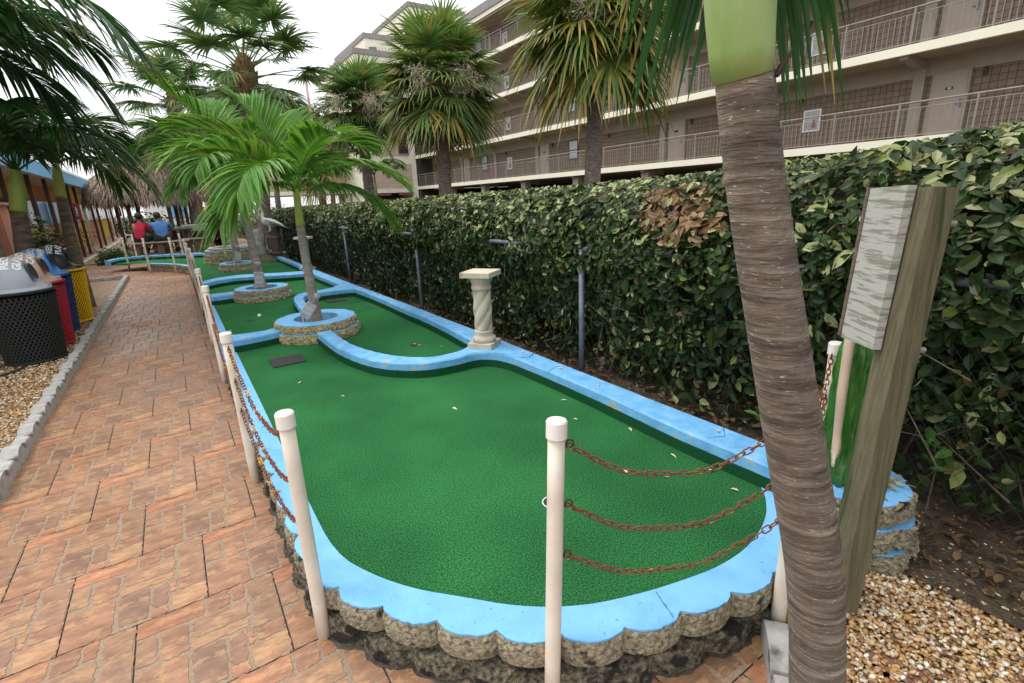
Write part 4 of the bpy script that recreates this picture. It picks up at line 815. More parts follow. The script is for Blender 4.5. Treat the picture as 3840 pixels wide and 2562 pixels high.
fe = thing('chain_link_fence', 'low chain link fence with grey pipe posts and top rail, sunk into the hedge', 'fence', (2.47, 5, 0))
for y in (-.25, 2.8, 5.85, 8.95, 12.0, 15.0):
    m = MB(); m.tube([(2.47, y, -.02), (2.47, y, 1.14)], .022, 12); build('fence_post', m, ALU, fe, True)
m = MB(); m.tube(resample([(2.47, -1.5, 1.12), (2.47, 15, 1.10)], 40), .019, 10); build('top_rail', m, ALU, fe, True)
m = MB(); d = .055
for q in np.arange(-2.6, 15, d*1.35):
    for s_ in (1, -1):
        P = [];
        z = 0.05; a = q if s_ > 0 else q
        y0 = q; y1 = q+s_*1.0*.78
        if min(y0, y1) < -1.5 or max(y0, y1) > 15: continue
        m.tube([(2.465+.004*s_, y0, .03), (2.465+.004*s_, y1, 1.10)], .0010, 3, cap=False)
build('wire_mesh', m, mat('green_wire', (.012, .03, .022), (.03, .045, .035), scale=9, rough=.5), fe)
# dark strip of soil and leaf litter under the hedge
mb = MB(); gx, gy = np.meshgrid(np.linspace(2.14, 4.4, 24), np.linspace(-2.5, 19, 160)); zz = .10+.03*np.sin(gy*3.1+gx*5)+rng.normal(0, .008, gx.shape); zz = np.where(gy < 1.2, np.minimum(zz, .02+.0*gy), zz)
V = np.stack([gx, gy, zz], -1).reshape(-1, 3); i, j = np.meshgrid(np.arange(159), np.arange(23), indexing='ij'); mb.add(V, [np.stack([i*24+j, i*24+j+1, (i+1)*24+j+1, (i+1)*24+j], -1).reshape(-1, 4)])
build('hedge_soil', mb, MULCH, smooth=True, kind='structure')
n = 2600; P = np.column_stack([rng.uniform(2.2, 3.0, n), rng.uniform(-.8, 7, n), np.full(n, .0)]); P[:, 2] = np.where(P[:, 1] < 1.2, .03, .15)+rng.uniform(0, .02, n)
mb = MB(); leaves(mb, P, np.tile([0, 0, 1.], (n, 1)), rng.uniform(.03, .06, n), .5, np.array([.16, .10, .05])*rng.uniform(.4, 1.5, (n, 1))*np.column_stack([np.ones(n), rng.uniform(.8, 1.2, n), np.ones(n)]), flat=.35)
build('leaf_litter', mb, LEAF, kind='stuff')
for i, (x, y, h_, lb) in enumerate(((2.62, .62, .42, 'small green seedling between the pedestal and the fence'), (2.75, .30, .55, 'thin leafy seedling before the dark hedge at the right edge'), (2.55, 1.35, .40, 'leafy sprig rising behind the end of the blue curb'))):
    t = thing('seedling', lb, 'plant', (x, y, .0)); m = MB(); m.tube([(x, y, 0), (x+.02, y, h_*.6), (x-.02, y+.02, h_)], [.004, .003, .002], 4); build('stem', m, WOODD, t)
    m = MB(); nn_ = 9; P = np.array([[x+random.gauss(0, .05), y+random.gauss(0, .05), h_*random.uniform(.55, 1.05)] for _ in range(nn_)]); leaves(m, P, np.tile([-.4, -.2, .9], (nn_, 1)), rng.uniform(.07, .11, nn_), .5, np.tile([.05, .14, .02], (nn_, 1))*rng.uniform(.7, 1.3, (nn_, 1)), flat=.3); build('leaves', m, LEAF, t)
# ------------------------------------------------------------------ hotel
mat_lamp = mat('bronze_lamp', (.05, .04, .03), (.09, .07, .05), scale=9, rough=.5)
mat_door = mat('pinkish_door', (.37, .30, .25), (.40, .33, .275), scale=1.5, rough=.6)
mat_blackframe = mat('black_window_frame', (.015, .014, .014), (.025, .024, .024), scale=5, rough=.5)
ht = thing('hotel', 'four-storey brown block hotel with open corridors, cream bands and grey rails', 'building', (21, 20, 0))
ZB = [2.85, 5.67, 8.49, 11.31]; YN, YF = -6, 47.6; COLS = [2.4-5.57, 2.4, 7.95, 13.5, 19.05, 24.6, 30.2, 35.8, 41.4]
m = MB(); m.box(22.62, 33, YN, YF-.01, 2.6, 14.0); build('core_wall', m, SOFF, ht)
for zb in ZB:
    m = MB(); m.box(20.8, 20.98, YN, YF-.02, zb-.27, zb); build('cream_band', m, CREAM, ht)
    m = MB(); m.box(20.98, 22.6, YN, YF-.02, zb-.24, zb-.03); build('floor_slab', m, SOFF, ht)
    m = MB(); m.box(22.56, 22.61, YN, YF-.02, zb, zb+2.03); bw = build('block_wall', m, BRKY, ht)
    m = MB(); m.box(22.52, 22.60, YN, YF-.02, zb+2.035, zb+2.58); build('wall_beam', m, TAUPE, ht)
    rl = MB(); rl.tube([(20.9, YN, zb+1.08), (20.9, YF-.05, zb+1.08)], .028, 8); rl.tube([(20.9, YN, zb+.90), (20.9, YF-.05, zb+.90)], .013, 6); rl.tube([(20.9, YN, zb+.07), (20.9, YF-.05, zb+.07)], .013, 6)
    y = YN+.1
    while y < YF-.1: rl.box(20.893, 20.907, y-.009, y+.009, zb+.07, zb+.90); y += .158
    ro = build('railing', rl, RAIL, ht)
    y = 1.8
    while y < 47:
        q = MB(); q.box(20.878, 20.922, y-.024, y+.024, zb-.0, zb+1.06); build('rail_post', q, RAIL, ro); y += 2.0
    for ci, c in enumerate(COLS):
        if c < 1 or c > 45: continue
        m = MB(); m.box(22.46, 22.55, c-.17, c+.17, zb, zb+2.6); build('pilaster', m, TAUPE, ht)
        m = MB(); m.add([[20.98, c-.12, zb-.25], [20.98, c+.12, zb-.25], [20.98, c+.12, zb-.38], [20.98, c-.12, zb-.38], [22.55, c-.12, zb-.25], [22.55, c+.12, zb-.25], [22.55, c+.12, zb-.55], [22.55, c-.12, zb-.55]], [(0, 1, 2, 3), (4, 7, 6, 5), (0, 4, 5, 1), (1, 5, 6, 2), (2, 6, 7, 3), (3, 7, 4, 0)]); build('corridor_beam', m, SOFF, ht)
        def lamp_(yy):
            q = MB(); q.lathe([(.001, -.13), (.055, -.1), (.065, 0), (.055, .1), (.001, .13)], (22.50, yy, zb+1.9), 10); build('corridor_lamp', q, mat_lamp, ht, True)
        if ci == 0: pass
        if ci % 2 == 0:
            m = MB(); m.box(22.48, 22.56, c-1.42, c-.38, zb, zb+2.10); df = build('door_frame', m, TAUPE, ht)
            m = MB(); m.box(22.465, 22.479, c-1.34, c-.46, zb+.02, zb+2.03); dr = build('door', m, mat_door, ht)
            q = MB(); q.box(22.452, 22.464, c-1.0, c-.8, zb+1.5, zb+1.58); pl = build('number_plate', q, BLACKR, dr)
            q = MB(); q.box(22.43, 22.464, c-1.29, c-1.22, zb+.92, zb+1.16); q.box(22.42, 22.435, c-1.28, c-1.12, zb+1.02, zb+1.05); build('door_handle', q, ALU, dr)
            lamp_(c-1.75)
            q = MB(); q.box(22.53, 22.558, c-4.38, c-3.42, zb+.82, zb+2.02); wf = build('window', q, mat_blackframe, ht)
            q = MB(); q.box(22.515, 22.529, c-4.28, c-3.52, zb+1.42, zb+1.95); q.box(22.515, 22.529, c-4.28, c-3.52, zb+.90, zb+1.36); build('pane', q, GLASSC, wf)
        else:
            lamp_(c-1.55)
            if ci in (3, 7) :
                q = MB(); cc = c-2.05; a_ = .34 if ci == 3 else .30
                q.box(22.50, 22.555, cc-a_, cc+a_, zb+.72, zb+1.55); cf = build('extinguisher_cabinet', q, WHITE, ht)
                q = MB(); q.box(22.492, 22.499, cc-a_+.06, cc+a_-.06, zb+.78, zb+1.49); build('cabinet_pane', q, mat('cabinet_glass', (.32, .34, .36), (.45, .47, .48), scale=3, rough=.2), cf)
                q = MB(); q.lathe([(.001, 0), (.04, .005), (.04, .22), (.025, .26), (.012, .27), (.012, .33), (.001, .33)], (22.44, cc-.12, zb+.86), 10); build('fire_extinguisher', q, REDP, cf, True)
# door numbers
def text_mesh(body, size, extrude=.002, bold=False, sx=1.0, align='CENTER'):
    c = bpy.data.curves.new('t', 'FONT'); c.body = body; c.size = size; c.extrude = extrude; c.align_x = align; c.align_y = 'CENTER'; c.resolution_u = 3
    if bold: c.offset = size*.035
    o = bpy.data.objects.new('t', c); COL.objects.link(o); dg = bpy.context.evaluated_depsgraph_get(); me = o.evaluated_get(dg).to_mesh()
    V = np.array([v.co[:] for v in me.vertices])*[sx, 1, 1]; F = [tuple(p.vertices) for p in me.polygons]
    o.evaluated_get(dg).to_mesh_clear(); bpy.data.objects.remove(o); bpy.data.curves.remove(c); return V, F
V, F = text_mesh('208', .07, .001, True)
for dr in [o for o in COL.objects if o.name.split('.')[0] == 'door' and o.parent == ht]:
    pl = [c for c in dr.children if c.name.startswith('number_plate')][0]; bb = np.array([v.co[:] for v in pl.data.vertices])+np.array(ht.location)
    ce = bb.mean(0); W = np.column_stack([np.full(len(V), ce[0]-.009)+V[:, 2], ce[1]-V[:, 0], ce[2]+V[:, 1]])
    if abs(ce[1]-7.05) < .1 and ce[2] < 5: q = MB(); q.add(W, F); build('door_number', q, WHITE, dr)
m = MB(); m.box(20.8, 23.5, YN, YF-.02, 13.62, 13.9); build('roof_band', m, CREAM, ht)
m = MB(); m.box(20.72, 33.2, YN, YF-.02, 13.905, 14.45); build('roof_fascia', m, GREYR, ht)
m = MB(); m.box(20.9, 22.6, YN, YF-.03, 13.5, 13.615); build('roof_soffit', m, SOFF, ht)
for c in COLS:
    m = MB(); m.box(21.2, 21.7, c-.25, c+.25, -.02, 2.58); build('garage_column', m, TAUPE, ht)
m = MB(); m.box(31, 31.3, YN, YF, -.02, 2.58); m.box(20.9, 31, YF-.4, YF-.1, -.02, 2.58); m.box(20.845, 22.6, 47.6, 47.8, -.02, 13.9); build('garage_wall', m, mat('garage_dark', (.05, .045, .04), (.07, .06, .055), scale=2, rough=1), ht)
# stair tower
T0 = 47.6
m = MB(); m.box(15.9, 20.84, T0, 58, 2.35, 14.0); m.box(15.9, 16.5, T0, 58, -.02, 2.35); m.box(20.34, 20.84, T0, 58, -.02, 2.35); build('tower_wall', m, BEIGE, ht)
m = MB(); m.box(15.82, 20.92, T0-.08, 58, 14.005, 14.45); build('tower_fascia', m, GREYR, ht)
m = MB(); m.box(17.52, 19.15, T0-.04, T0-.005, 5.66, 13.5); m.box(16.55, 17.52, T0-.04, T0-.005, 7.9, 9.3); m.box(19.15, 20.2, T0-.04, T0-.005, 7.9, 9.3); m.box(16.55, 20.2, T0-.04, T0-.005, 11.2, 13.4); build('upper_brick_panel', m, BRKX, ht)
m = MB(); m.box(16.55, 20.34, T0-.04, T0-.005, 2.82, 4.97); build('lower_brick_panel', m, BRKX, ht)
for x0, x1 in ((16.55, 17.5), (19.17, 20.14)):
    for z0 in (5.85, 9.4):
        q = MB(); q.box(x0, x1, T0-.06, T0-.01, z0, z0+1.95); wf = build('window', q, BRZ, ht)
        q = MB(); q.box(x0+.07, x1-.07, T0-.075, T0-.061, z0+.08, z0+.72); q.box(x0+.07, x1-.07, T0-.075, T0-.061, z0+.82, z0+1.87); build('pane', q, GLASS, wf)
        q = MB(); q.box(x0-.05, x1+.05, T0-.12, T0-.062, z0-.1, z0-.004); build('sill', q, GREYR, wf)
q = MB()
for i in range(4): q.box(18.42, 19.0, T0-.07, T0-.042, 4.5+i*.085, 4.55+i*.085)
build('vent_louvre', q, mat_blackframe, ht)
q = MB()
for x0 in (16.9, 18.9):
    for i in range(6): q.box(x0+i*.2, x0+i*.2+.16, T0+.1, T0+.3, 2.12, 2.30)
build('garage_lattice', q, mat('red_lattice', (.34, .10, .09), (.42, .14, .12), scale=5), ht)
m = MB(); m.box(16.5, 20.34, T0+3, T0+3.1, -.02, 2.35); build('garage_back', m, mat_blackframe, ht)
m = MB(); m.box(18.6, 24.5, 52, 62, 13.9, 16.6); build('roof_block', m, BEIGE, ht)
m = MB(); m.box(18.5, 24.6, 51.9, 62, 16.605, 17.05); build('roof_block_fascia', m, GREYR, ht)
m = MB(); m.box(22.5, 28.5, 50, 60, 14.4, 19.2); build('lift_tower', m, BEIGE, ht)
m = MB(); m.box(22.4, 28.6, 49.9, 60, 19.205, 19.6); build('lift_tower_fascia', m, GREYR, ht)
q = MB(); q.lathe([(.001, 0), (.35, 0), (.35, .8), (.38, .8), (.38, .86), (.001, .9)], (18.6, 50, 14.45), 16); build('roof_fan', q, GREYM, ht, True)
q = MB()
for i in range(14): q.box(19.6+i*.32, 19.64+i*.32, 51.80, 51.84, 14.4, 16.0)
build('roof_screen', q, GREYM, ht)
# low wing seen through the palms
wg = thing('hotel_wing', 'low cream and brown hotel wing glimpsed through the palms left of the tower', 'building', (10, 53, 0))
m = MB(); m.box(3.5, 15.85, 54.5, 60, 2.5, 7.6); build('wall', m, BRKX, wg)
for zb in (2.85, 5.67):
    m = MB(); m.box(3.5, 15.85, 52.8, 53.0, zb-.35, zb); m.box(3.5, 15.85, 53.0, 54.5, zb-.3, zb-.05); build('band', m, CREAM, wg)
    rl = MB(); rl.tube([(3.5, 52.9, zb+1.05), (15.8, 52.9, zb+1.05)], .03, 6); x = 3.6
    while x < 15.8: rl.box(x-.012, x+.012, 52.89, 52.91, zb, zb+1.03); x += .17
    build('railing', rl, RAIL, wg)
m = MB(); m.box(3.4, 15.86, 52.7, 60, 7.61, 8.0); build('roof_fascia', m, GREYR, wg)
for x in (3.6, 7.6, 11.6, 15.3):
    m = MB(); m.box(x, x+.4, 53.1, 53.5, -.02, 2.5); build('column', m, BEIGE, wg)

# ------------------------------------------------------------------ motel on the left with its porch
YEL = mat('yellow_wall', (.60, .44, .05), (.66, .49, .07), scale=2, rough=.85, bump=.2, bscale=60); ORA = mat('orange_wall', (.55, .24, .12), (.62, .29, .15), scale=2, rough=.85, bump=.2, bscale=60)
BFR = mat('blue_frame', (.05, .13, .25), (.08, .17, .3), scale=4, rough=.5)
mo = thing('motel', 'single-storey motel wall in yellow and orange panels under a blue fascia', 'building', (-3.7, 25, 0))
eds = [6, 12, 18, 24.1, 29.8, 36.3, 42.6, 48, 54]
for i, (a, b) in enumerate(zip(eds[:-1], eds[1:])):
    mt = ORA if i % 2 else YEL
    m = MB(); m.box(-3.9, -3.7, a, b-.004, -.02, 1.15); build('lower_panel', m, mt, mo)
    m = MB(); m.box(-3.9, -3.7, a, b-.004, 2.09, 2.62); build('upper_panel', m, mt, mo)
    y = a+.05
    while y < b-.2:
        e_ = min(y+1.45, b-.06); q = MB(); q.box(-3.86, -3.74, y, e_, 1.154, 2.086); wf = build('window', q, BFR, mo)
        q = MB(); q.box(-3.738, -3.73, y+.07, e_-.07, 1.21, 2.03); build('pane', q, GLASS if random.random() < .6 else GLASSC, wf); y = e_+.02
m = MB(); m.box(-3.9, -2.62, 5, 56, 2.55, 2.60); build('porch_ceiling', m, mat('porch_ceiling', (.46, .40, .33), (.5, .44, .37), scale=3, rough=.8), mo)
m = MB(); m.box(-2.62, -2.54, 5, 56, 2.52, 2.88); build('blue_fascia', m, mat('sky_blue_fascia', (.20, .50, .80), (.24, .55, .84), scale=3, rough=.6), mo)
m = MB(); m.add([[-2.50, 5, 2.90], [-2.50, 56, 2.90], [-4.2, 56, 4.1], [-4.2, 5, 4.1], [-2.52, 5, 2.885], [-2.52, 56, 2.885], [-4.22, 56, 4.08], [-4.22, 5, 4.08]], [(0, 1, 2, 3), (7, 6, 5, 4), (0, 4, 5, 1), (3, 2, 6, 7), (0, 3, 7, 4), (1, 5, 6, 2)])
for i in range(128): y = 5.1+i*.4; m.add([[-2.5, y, 2.93], [-2.5, y+.03, 2.93], [-4.2, y+.03, 4.13], [-4.2, y, 4.13]], [(0, 1, 2, 3)])
build('metal_roof', m, mat('white_metal_roof', (.52, .52, .52), (.62, .62, .62), scale=3, rough=.45), mo)
mb = MB(); mb.box(-3.7, -2.62, 5, 56, -.02, .035); build('porch_floor', mb, mat('porch_tile', (.38, .22, .15), (.46, .30, .21), scale=6, rough=.6), kind='structure')
mb = MB(); mb.box(-2.62, -2.54, 5, 56, -.02, .045); build('porch_edge', mb, WHITE, kind='structure')
for i, y in enumerate((12.6, 15.2, 17.8, 20.0, 23.9, 25.6, 29.6, 31.6, 35.6, 38.6, 42.8, 48.3)):
    m = MB(); m.box(-.045, .045, -.045, .045, .0, 2.51); ords = ['nearest', 'second', 'third', 'fourth', 'fifth', 'sixth', 'seventh', 'eighth', 'ninth', 'tenth', 'eleventh', 'twelfth'][i]
    o = build('porch_post', m, DBROWN, org=(0, 0, 0), label='dark brown square porch post, %s in the motel row counted from the camera' % ords, cat='post', group='dark porch posts of the motel'); o.location = (-2.8, y, .036)
for i, (y, nm) in enumerate(((26.1, 'nearest'), (36.2, 'second'), (43.3, 'farthest'))):
    t = thing('downspout', '%s white downspout running down a porch post with a curved foot' % nm, 'downspout', (-2.72, y, 0), 'white downspouts on the porch')
    m = MB(); m.tube(smooth([(-2.62, y-.1, 2.52), (-2.70, y, 2.38), (-2.71, y, 2.2)], 2), .045, 8); m.tube([(-2.71, y, 2.2), (-2.71, y, .3)], .045, 8); m.tube(smooth([(-2.71, y, .3), (-2.70, y, .12), (-2.45, y-.05, .07)], 2), .045, 8); build('pipe', m, WHITE, t, True)
for i, (y, nm) in enumerate(((23.8, 'red fire extinguisher box hung on a dark porch post'), (42.7, 'distant red fire extinguisher box on a porch post near the far end'))):
    t = thing('extinguisher_box', nm, 'extinguisher box', (-2.7, y, 1.37)); m = MB(); m.box(-2.755, -2.55, y-.2, y-.05, 1.35, 1.90); build('case', m, REDP, t)
    m = MB(); m.box(-2.72, -2.585, y-.208, y-.2005, 1.42, 1.83); pn = build('window', m, GLASS, t)
    m = MB(); m.lathe([(.001, 0), (.035, 0), (.035, .24), (.012, .28), (.012, .33), (.001, .33)], (-2.66, y-.215, 1.47), 10); build('cylinder', m, mat('silver_cyl', (.5, .5, .5), (.7, .7, .7), scale=9, rough=.3), t, True)
# utility cabinet
t = thing('utility_cabinet', 'tall salmon metal utility cabinet at the far left edge behind the palms', 'cabinet', (-2.5, 12.3, 0)); SAL = mat('salmon_metal', (.62, .25, .16), (.68, .30, .20), scale=3, rough=.5)
m = MB(); m.box(-3.3, -2.38, 12.0, 12.75, .02, 1.72); build('case', m, SAL, t); m = MB(); m.box(-3.36, -2.32, 11.94, 12.8, 1.724, 1.77); build('top', m, SAL, t)
m = MB(); m.box(-2.378, -2.366, 12.08, 12.68, .15, 1.62); build('door', m, SAL, t); m = MB(); m.box(-2.365, -2.362, 12.3, 12.42, 1.0, 1.25); build('plate', m, GREYM, t)
# flowering bush + plastic chair
def bush(name, label, c, r, n, col, size, cat='bush', asp=.5, kind=None, blooms=None, mt=None, flat=.6, trunk=True):
    t = thing(name, label, cat, tuple(c)); P = rng.normal(size=(n, 3)); P /= np.linalg.norm(P, axis=1)[:, None]; N_ = P.copy(); lump = 1+.22*np.sin(P[:, 0]*5+c[0])*np.sin(P[:, 1]*6)+.15*np.sin(P[:, 2]*9)
    P = P*np.array(r)*(lump*rng.uniform(.55, 1.02, n)**.6)[:, None]; P[:, 2] = np.abs(P[:, 2]) if c[2] < .5 and r[2] < 1.2 else P[:, 2]
    P = P+np.array(c)+[0, 0, .02]; mb = MB(); C = np.array(col)*rng.uniform(.5, 1.5, (n, 1))*np.column_stack([rng.uniform(.8, 1.3, n), np.ones(n), rng.uniform(.8, 1.3, n)])
    leaves(mb, P, N_, rng.uniform(.7, 1.3, n)*size, asp, C, simple=True, flat=flat); build('foliage', mb, LEAF, t)
    if trunk:
        m = MB()
        for i in range(5): m.tube([np.array(c)+[0, 0, -.0], np.array(c)+[random.uniform(-.5, .5)*r[0], random.uniform(-.5, .5)*r[1], r[2]*.6]], [.02, .006], 5)
        build('stems', m, WOODD, t)
    if blooms:
        k = blooms[1]; idx = rng.integers(0, n, k); mb = MB()
        for i in idx:
            for q in range(5): mb.add(IV*.022*blooms[2]+P[i]+rng.normal(0, .02*blooms[2], 3), [IF])
        build('flowers', mb, blooms[0], t)
    return t
CORAL = mat('coral_flower', (.75, .16, .12), (.8, .25, .18), scale=9, rough=.6)
bush('flowering_bush', 'dark green bush with coral red flowers behind the recycling bins', (-1.95, 11.9, 0), (.42, .42, 1.25), 2600, (.03, .09, .02), .10, blooms=(CORAL, 10, 1.0))
t = thing('plastic_chair', 'beige plastic chair back with grid panel behind the bins', 'chair', (-1.62, 12.1, 0)); PL = mat('beige_plastic', (.62, .56, .44), (.66, .60, .48), scale=3, rough=.5)
m = MB(); m.tube(smooth([(-1.90, 12.1, .4), (-1.88, 12.1, .78), (-1.80, 12.1, .90), (-1.62, 12.1, .91), (-1.52, 12.1, .84), (-1.50, 12.1, .4)], 2), .035, 8); build('back_frame', m, PL, t, True)
m = MB(); 
for i in range(5): m.box(-1.83+i*.065, -1.82+i*.065, 12.095, 12.105, .5, .85)
for i in range(4): m.box(-1.86, -1.54, 12.09, 12.10, .55+i*.08, .56+i*.08)
build('grid', m, WHITE, t); m = MB(); m.box(-1.9, -1.5, 11.75, 12.12, .40, .44); build('seat', m, PL, t)
for sx_, sy_ in ((-1.88, 11.8), (-1.52, 11.8), (-1.88, 12.08), (-1.52, 12.08)):
    m = MB(); m.tube([(sx_, sy_, .0), (sx_, sy_, .40)], .022, 6); build('leg', m, PL, t)
# metal porch chairs
def porch_chair(x, y, rz, label):
    t = thing('metal_chair', label, 'chair', (0, 0, 0), 'metal chairs on the porch')
    m = MB(); m.box(-.22, .22, -.22, .22, .43, .455); build('seat', m, DBROWN, t)
    m = MB(); m.tube(smooth([(-.24, .22, .45), (-.24, .26, .86), (0, .28, .92), (.24, .26, .86), (.24, .22, .45)], 2), .014, 6); [m.box(-.2, .2, .235+.008*i, .245+.008*i, .52+.08*i, .55+.08*i) for i in range(4)]; build('backrest', m, DBROWN, t)
    for s_ in (-1, 1):
        m = MB(); m.tube(smooth([(s_*.24, .26, .66), (s_*.27, .0, .68), (s_*.26, -.22, .64), (s_*.22, -.24, .44)], 2), .012, 6); build('armrest', m, DBROWN, t)
        for q in (-1, 1): m = MB(); m.tube([(s_*.2, q*.2, .44), (s_*.24, q*.25, 0)], .011, 6); build('leg', m, ALU, t)
    t.location = (x, y, .036); t.rotation_euler = (0, 0, rz); return t
c0 = porch_chair(-3.25, 24.6, R(60), 'dark metal armchair on the porch, the nearest one against the yellow wall')
copy_tree(c0, (-3.3, 27.2, .036), rotz=R(110), label='dark metal armchair on the porch, second from the camera before the orange wall')
copy_tree(c0, (-3.3, 31.6, .036), rotz=R(80), label='dark metal armchair on the porch before the farther yellow wall')
copy_tree(c0, (-3.3, 21.6, .036), rotz=R(95), label='dark metal armchair nearest the big porch posts by the orange wall')

# ------------------------------------------------------------------ recycling bins
def bin_(x, y, colb, coll, words, label, grp='recycling bins in a row on the gravel'):
    t = thing('recycling_bin', label, 'bin', (x, y, .01), grp); H = .76; r0, r1 = .245, .30
    m = MB()
    m.lathe([(.001, .03), (r0-.02, .03), (r1-.025, H-.02)], (x, y, .01), 32, cap=False); build('liner', m, mat('bin_liner', tuple(c*.25 for c in colb), tuple(c*.4 for c in colb), scale=6, rough=.95, spec=.1), t, True)
    bm = mat('coated_mesh', colb, tuple(min(1, c*1.25) for c in colb), scale=30, rough=.8, bump=.2, bscale=90, bdist=.002)
    m = MB(); nst = 46; K = 13; wv_ = .0068 if colb[0] > .6 else .0125
    for s_ in (1, -1):
        for i in range(nst):
            f = np.linspace(0, 1, K); a = 2*np.pi*i/nst+s_*f*2*np.pi*.235; rr_ = r0+(r1-r0)*f; z = .04+(H-.08)*f
            P = np.column_stack([x+rr_*np.cos(a), y+rr_*np.sin(a), z+.01]); o = np.column_stack([np.cos(a), np.sin(a), np.zeros(K)]); tz = np.array([0, 0, 1.])
            wv = wv_; V = np.stack([P-tz*wv*1.2, P+tz*wv*1.2, P+tz*wv*1.2+o*.005, P-tz*wv*1.2+o*.005], 1).reshape(-1, 3); b = np.arange(K-1)*4
            m.add(V, [np.vstack([np.stack([b+q, b+(q+1) % 4, b+4+(q+1) % 4, b+4+q], -1) for q in range(4)])])
    build('basket', m, bm, t)
    a = np.linspace(0, 2*np.pi, 41); 
    for nm, z, rr_, th_ in (('rim', H, r1, .016), ('foot_ring', .035, r0, .012)):
        m = MB(); m.tube(np.column_stack([x+rr_*np.cos(a), y+rr_*np.sin(a), np.full(41, z+.01)]), th_, 8, cap=False); build(nm, m, bm, t, True)
    RD = r1-.015; prof = [(r1-.012, H+.012), (r1-.012, H+.03), (RD-.03, H+.04)]+[((RD-.03)*math.cos(q), H+.04+.31*math.sin(q)) for q in np.linspace(.03, math.pi/2-.001, 22)]
    def hood(V, th, pr):
        V = V.copy(); C = np.array([0, 0, H+.04])
        for i in range(V.shape[0]):
            for j in range(V.shape[1]):
                v = V[i, j]-C
                if v[2] < .001 or i < 3: continue
                az = math.atan2(v[1], v[0]); el = v[2]/.31
                s = math.exp(-((az-0)/.62)**4)*math.exp(-((el-.42)/.36)**4)
                V[i, j] = C+v*np.array([1-.42*s, 1-.1*s, 1-.10*s])
        return V
    m = MB(); m.lathe(prof, (x, y, .01), 64, fn=hood, cap=False); lid = build('dome_lid', m, mat('plastic_lid', coll, tuple(min(1, c*1.15) for c in coll), scale=3, rough=.38, spots=(tuple(c*.7 for c in coll), 4, .66)), t, True)
    m = MB(); m.box(x+.12, x+RD-.01, y-.10, y+.10, H+.045, H+.062); build('ledge', m, lid.data.materials[0], t)
    m = MB(); n_ = 20; aa = np.linspace(0, 2*np.pi, n_, endpoint=False); ys_ = .125*np.cos(aa); zs_ = .085*np.sin(aa); V = np.column_stack([x+.176-.25*zs_-abs(ys_)*.0, y+ys_, H+.05+.155+zs_]); m.add(V, [tuple(range(n_))]); build('opening', m, BLACKR, t)  # black oval patch paints in the dark of the lid recess
    for wi, wd in enumerate(words):
        V, F = text_mesh(wd, .092, .0, True, align='LEFT'); u = V[:, 0]-.235; v = V[:, 1]
        av = (-(.02 if wi == 0 else .115)+v)/.27+.05; bu = u/.27
        rr_ = 1.012; X = -np.sin(av)*(RD-.03)*rr_; Y_ = np.cos(av)*np.sin(bu)*(RD-.03)*rr_; Z_ = np.cos(av)*np.cos(bu)*.31*rr_
        m = MB(); m.add(np.column_stack([x+X, y+Y_, H+.05+Z_]), F); build('lettering', m, mat('white_letter', (.8, .8, .8), (.85, .85, .85), scale=3, rough=.5), lid)
bin_(-1.46, 7.12, (.010, .014, .012), (.34, .37, .42), ('RECYCLE', 'GLASS'), 'black mesh recycling bin with a grey dome lid, the nearest of the four')
bin_(-1.48, 7.86, (.33, .012, .03), (.50, .32, .26), ('RECYCLE', 'CANS'), 'dark red mesh recycling bin with a faded brownish pink dome lid')
bin_(-1.52, 8.68, (.012, .035, .13), (.08, .27, .70), ('RECYCLE', 'PAPER'), 'navy mesh recycling bin with a bright blue dome lid')
bin_(-1.45, 9.42, (.80, .48, .01), (.022, .022, .025), ('RECYCLE', 'PLASTIC'), 'yellow open mesh recycling bin with a black dome lid')
mb = MB(); mb.tube(resample(smooth([(-2.4, 6.2, .03), (-1.9, 6.45, .035), (-1.62, 6.56, .04), (-1.50, 6.75, .04), (-1.56, 6.98, .04), (-1.72, 7.02, .035), (-1.9, 6.9, .03)], 3), 40), .013, 8)
build('garden_hose', mb, BLACKR, smooth=True, org=(-1.6, 6.6, .03), label='black rubber hose looping on the gravel before the black bin', cat='hose')

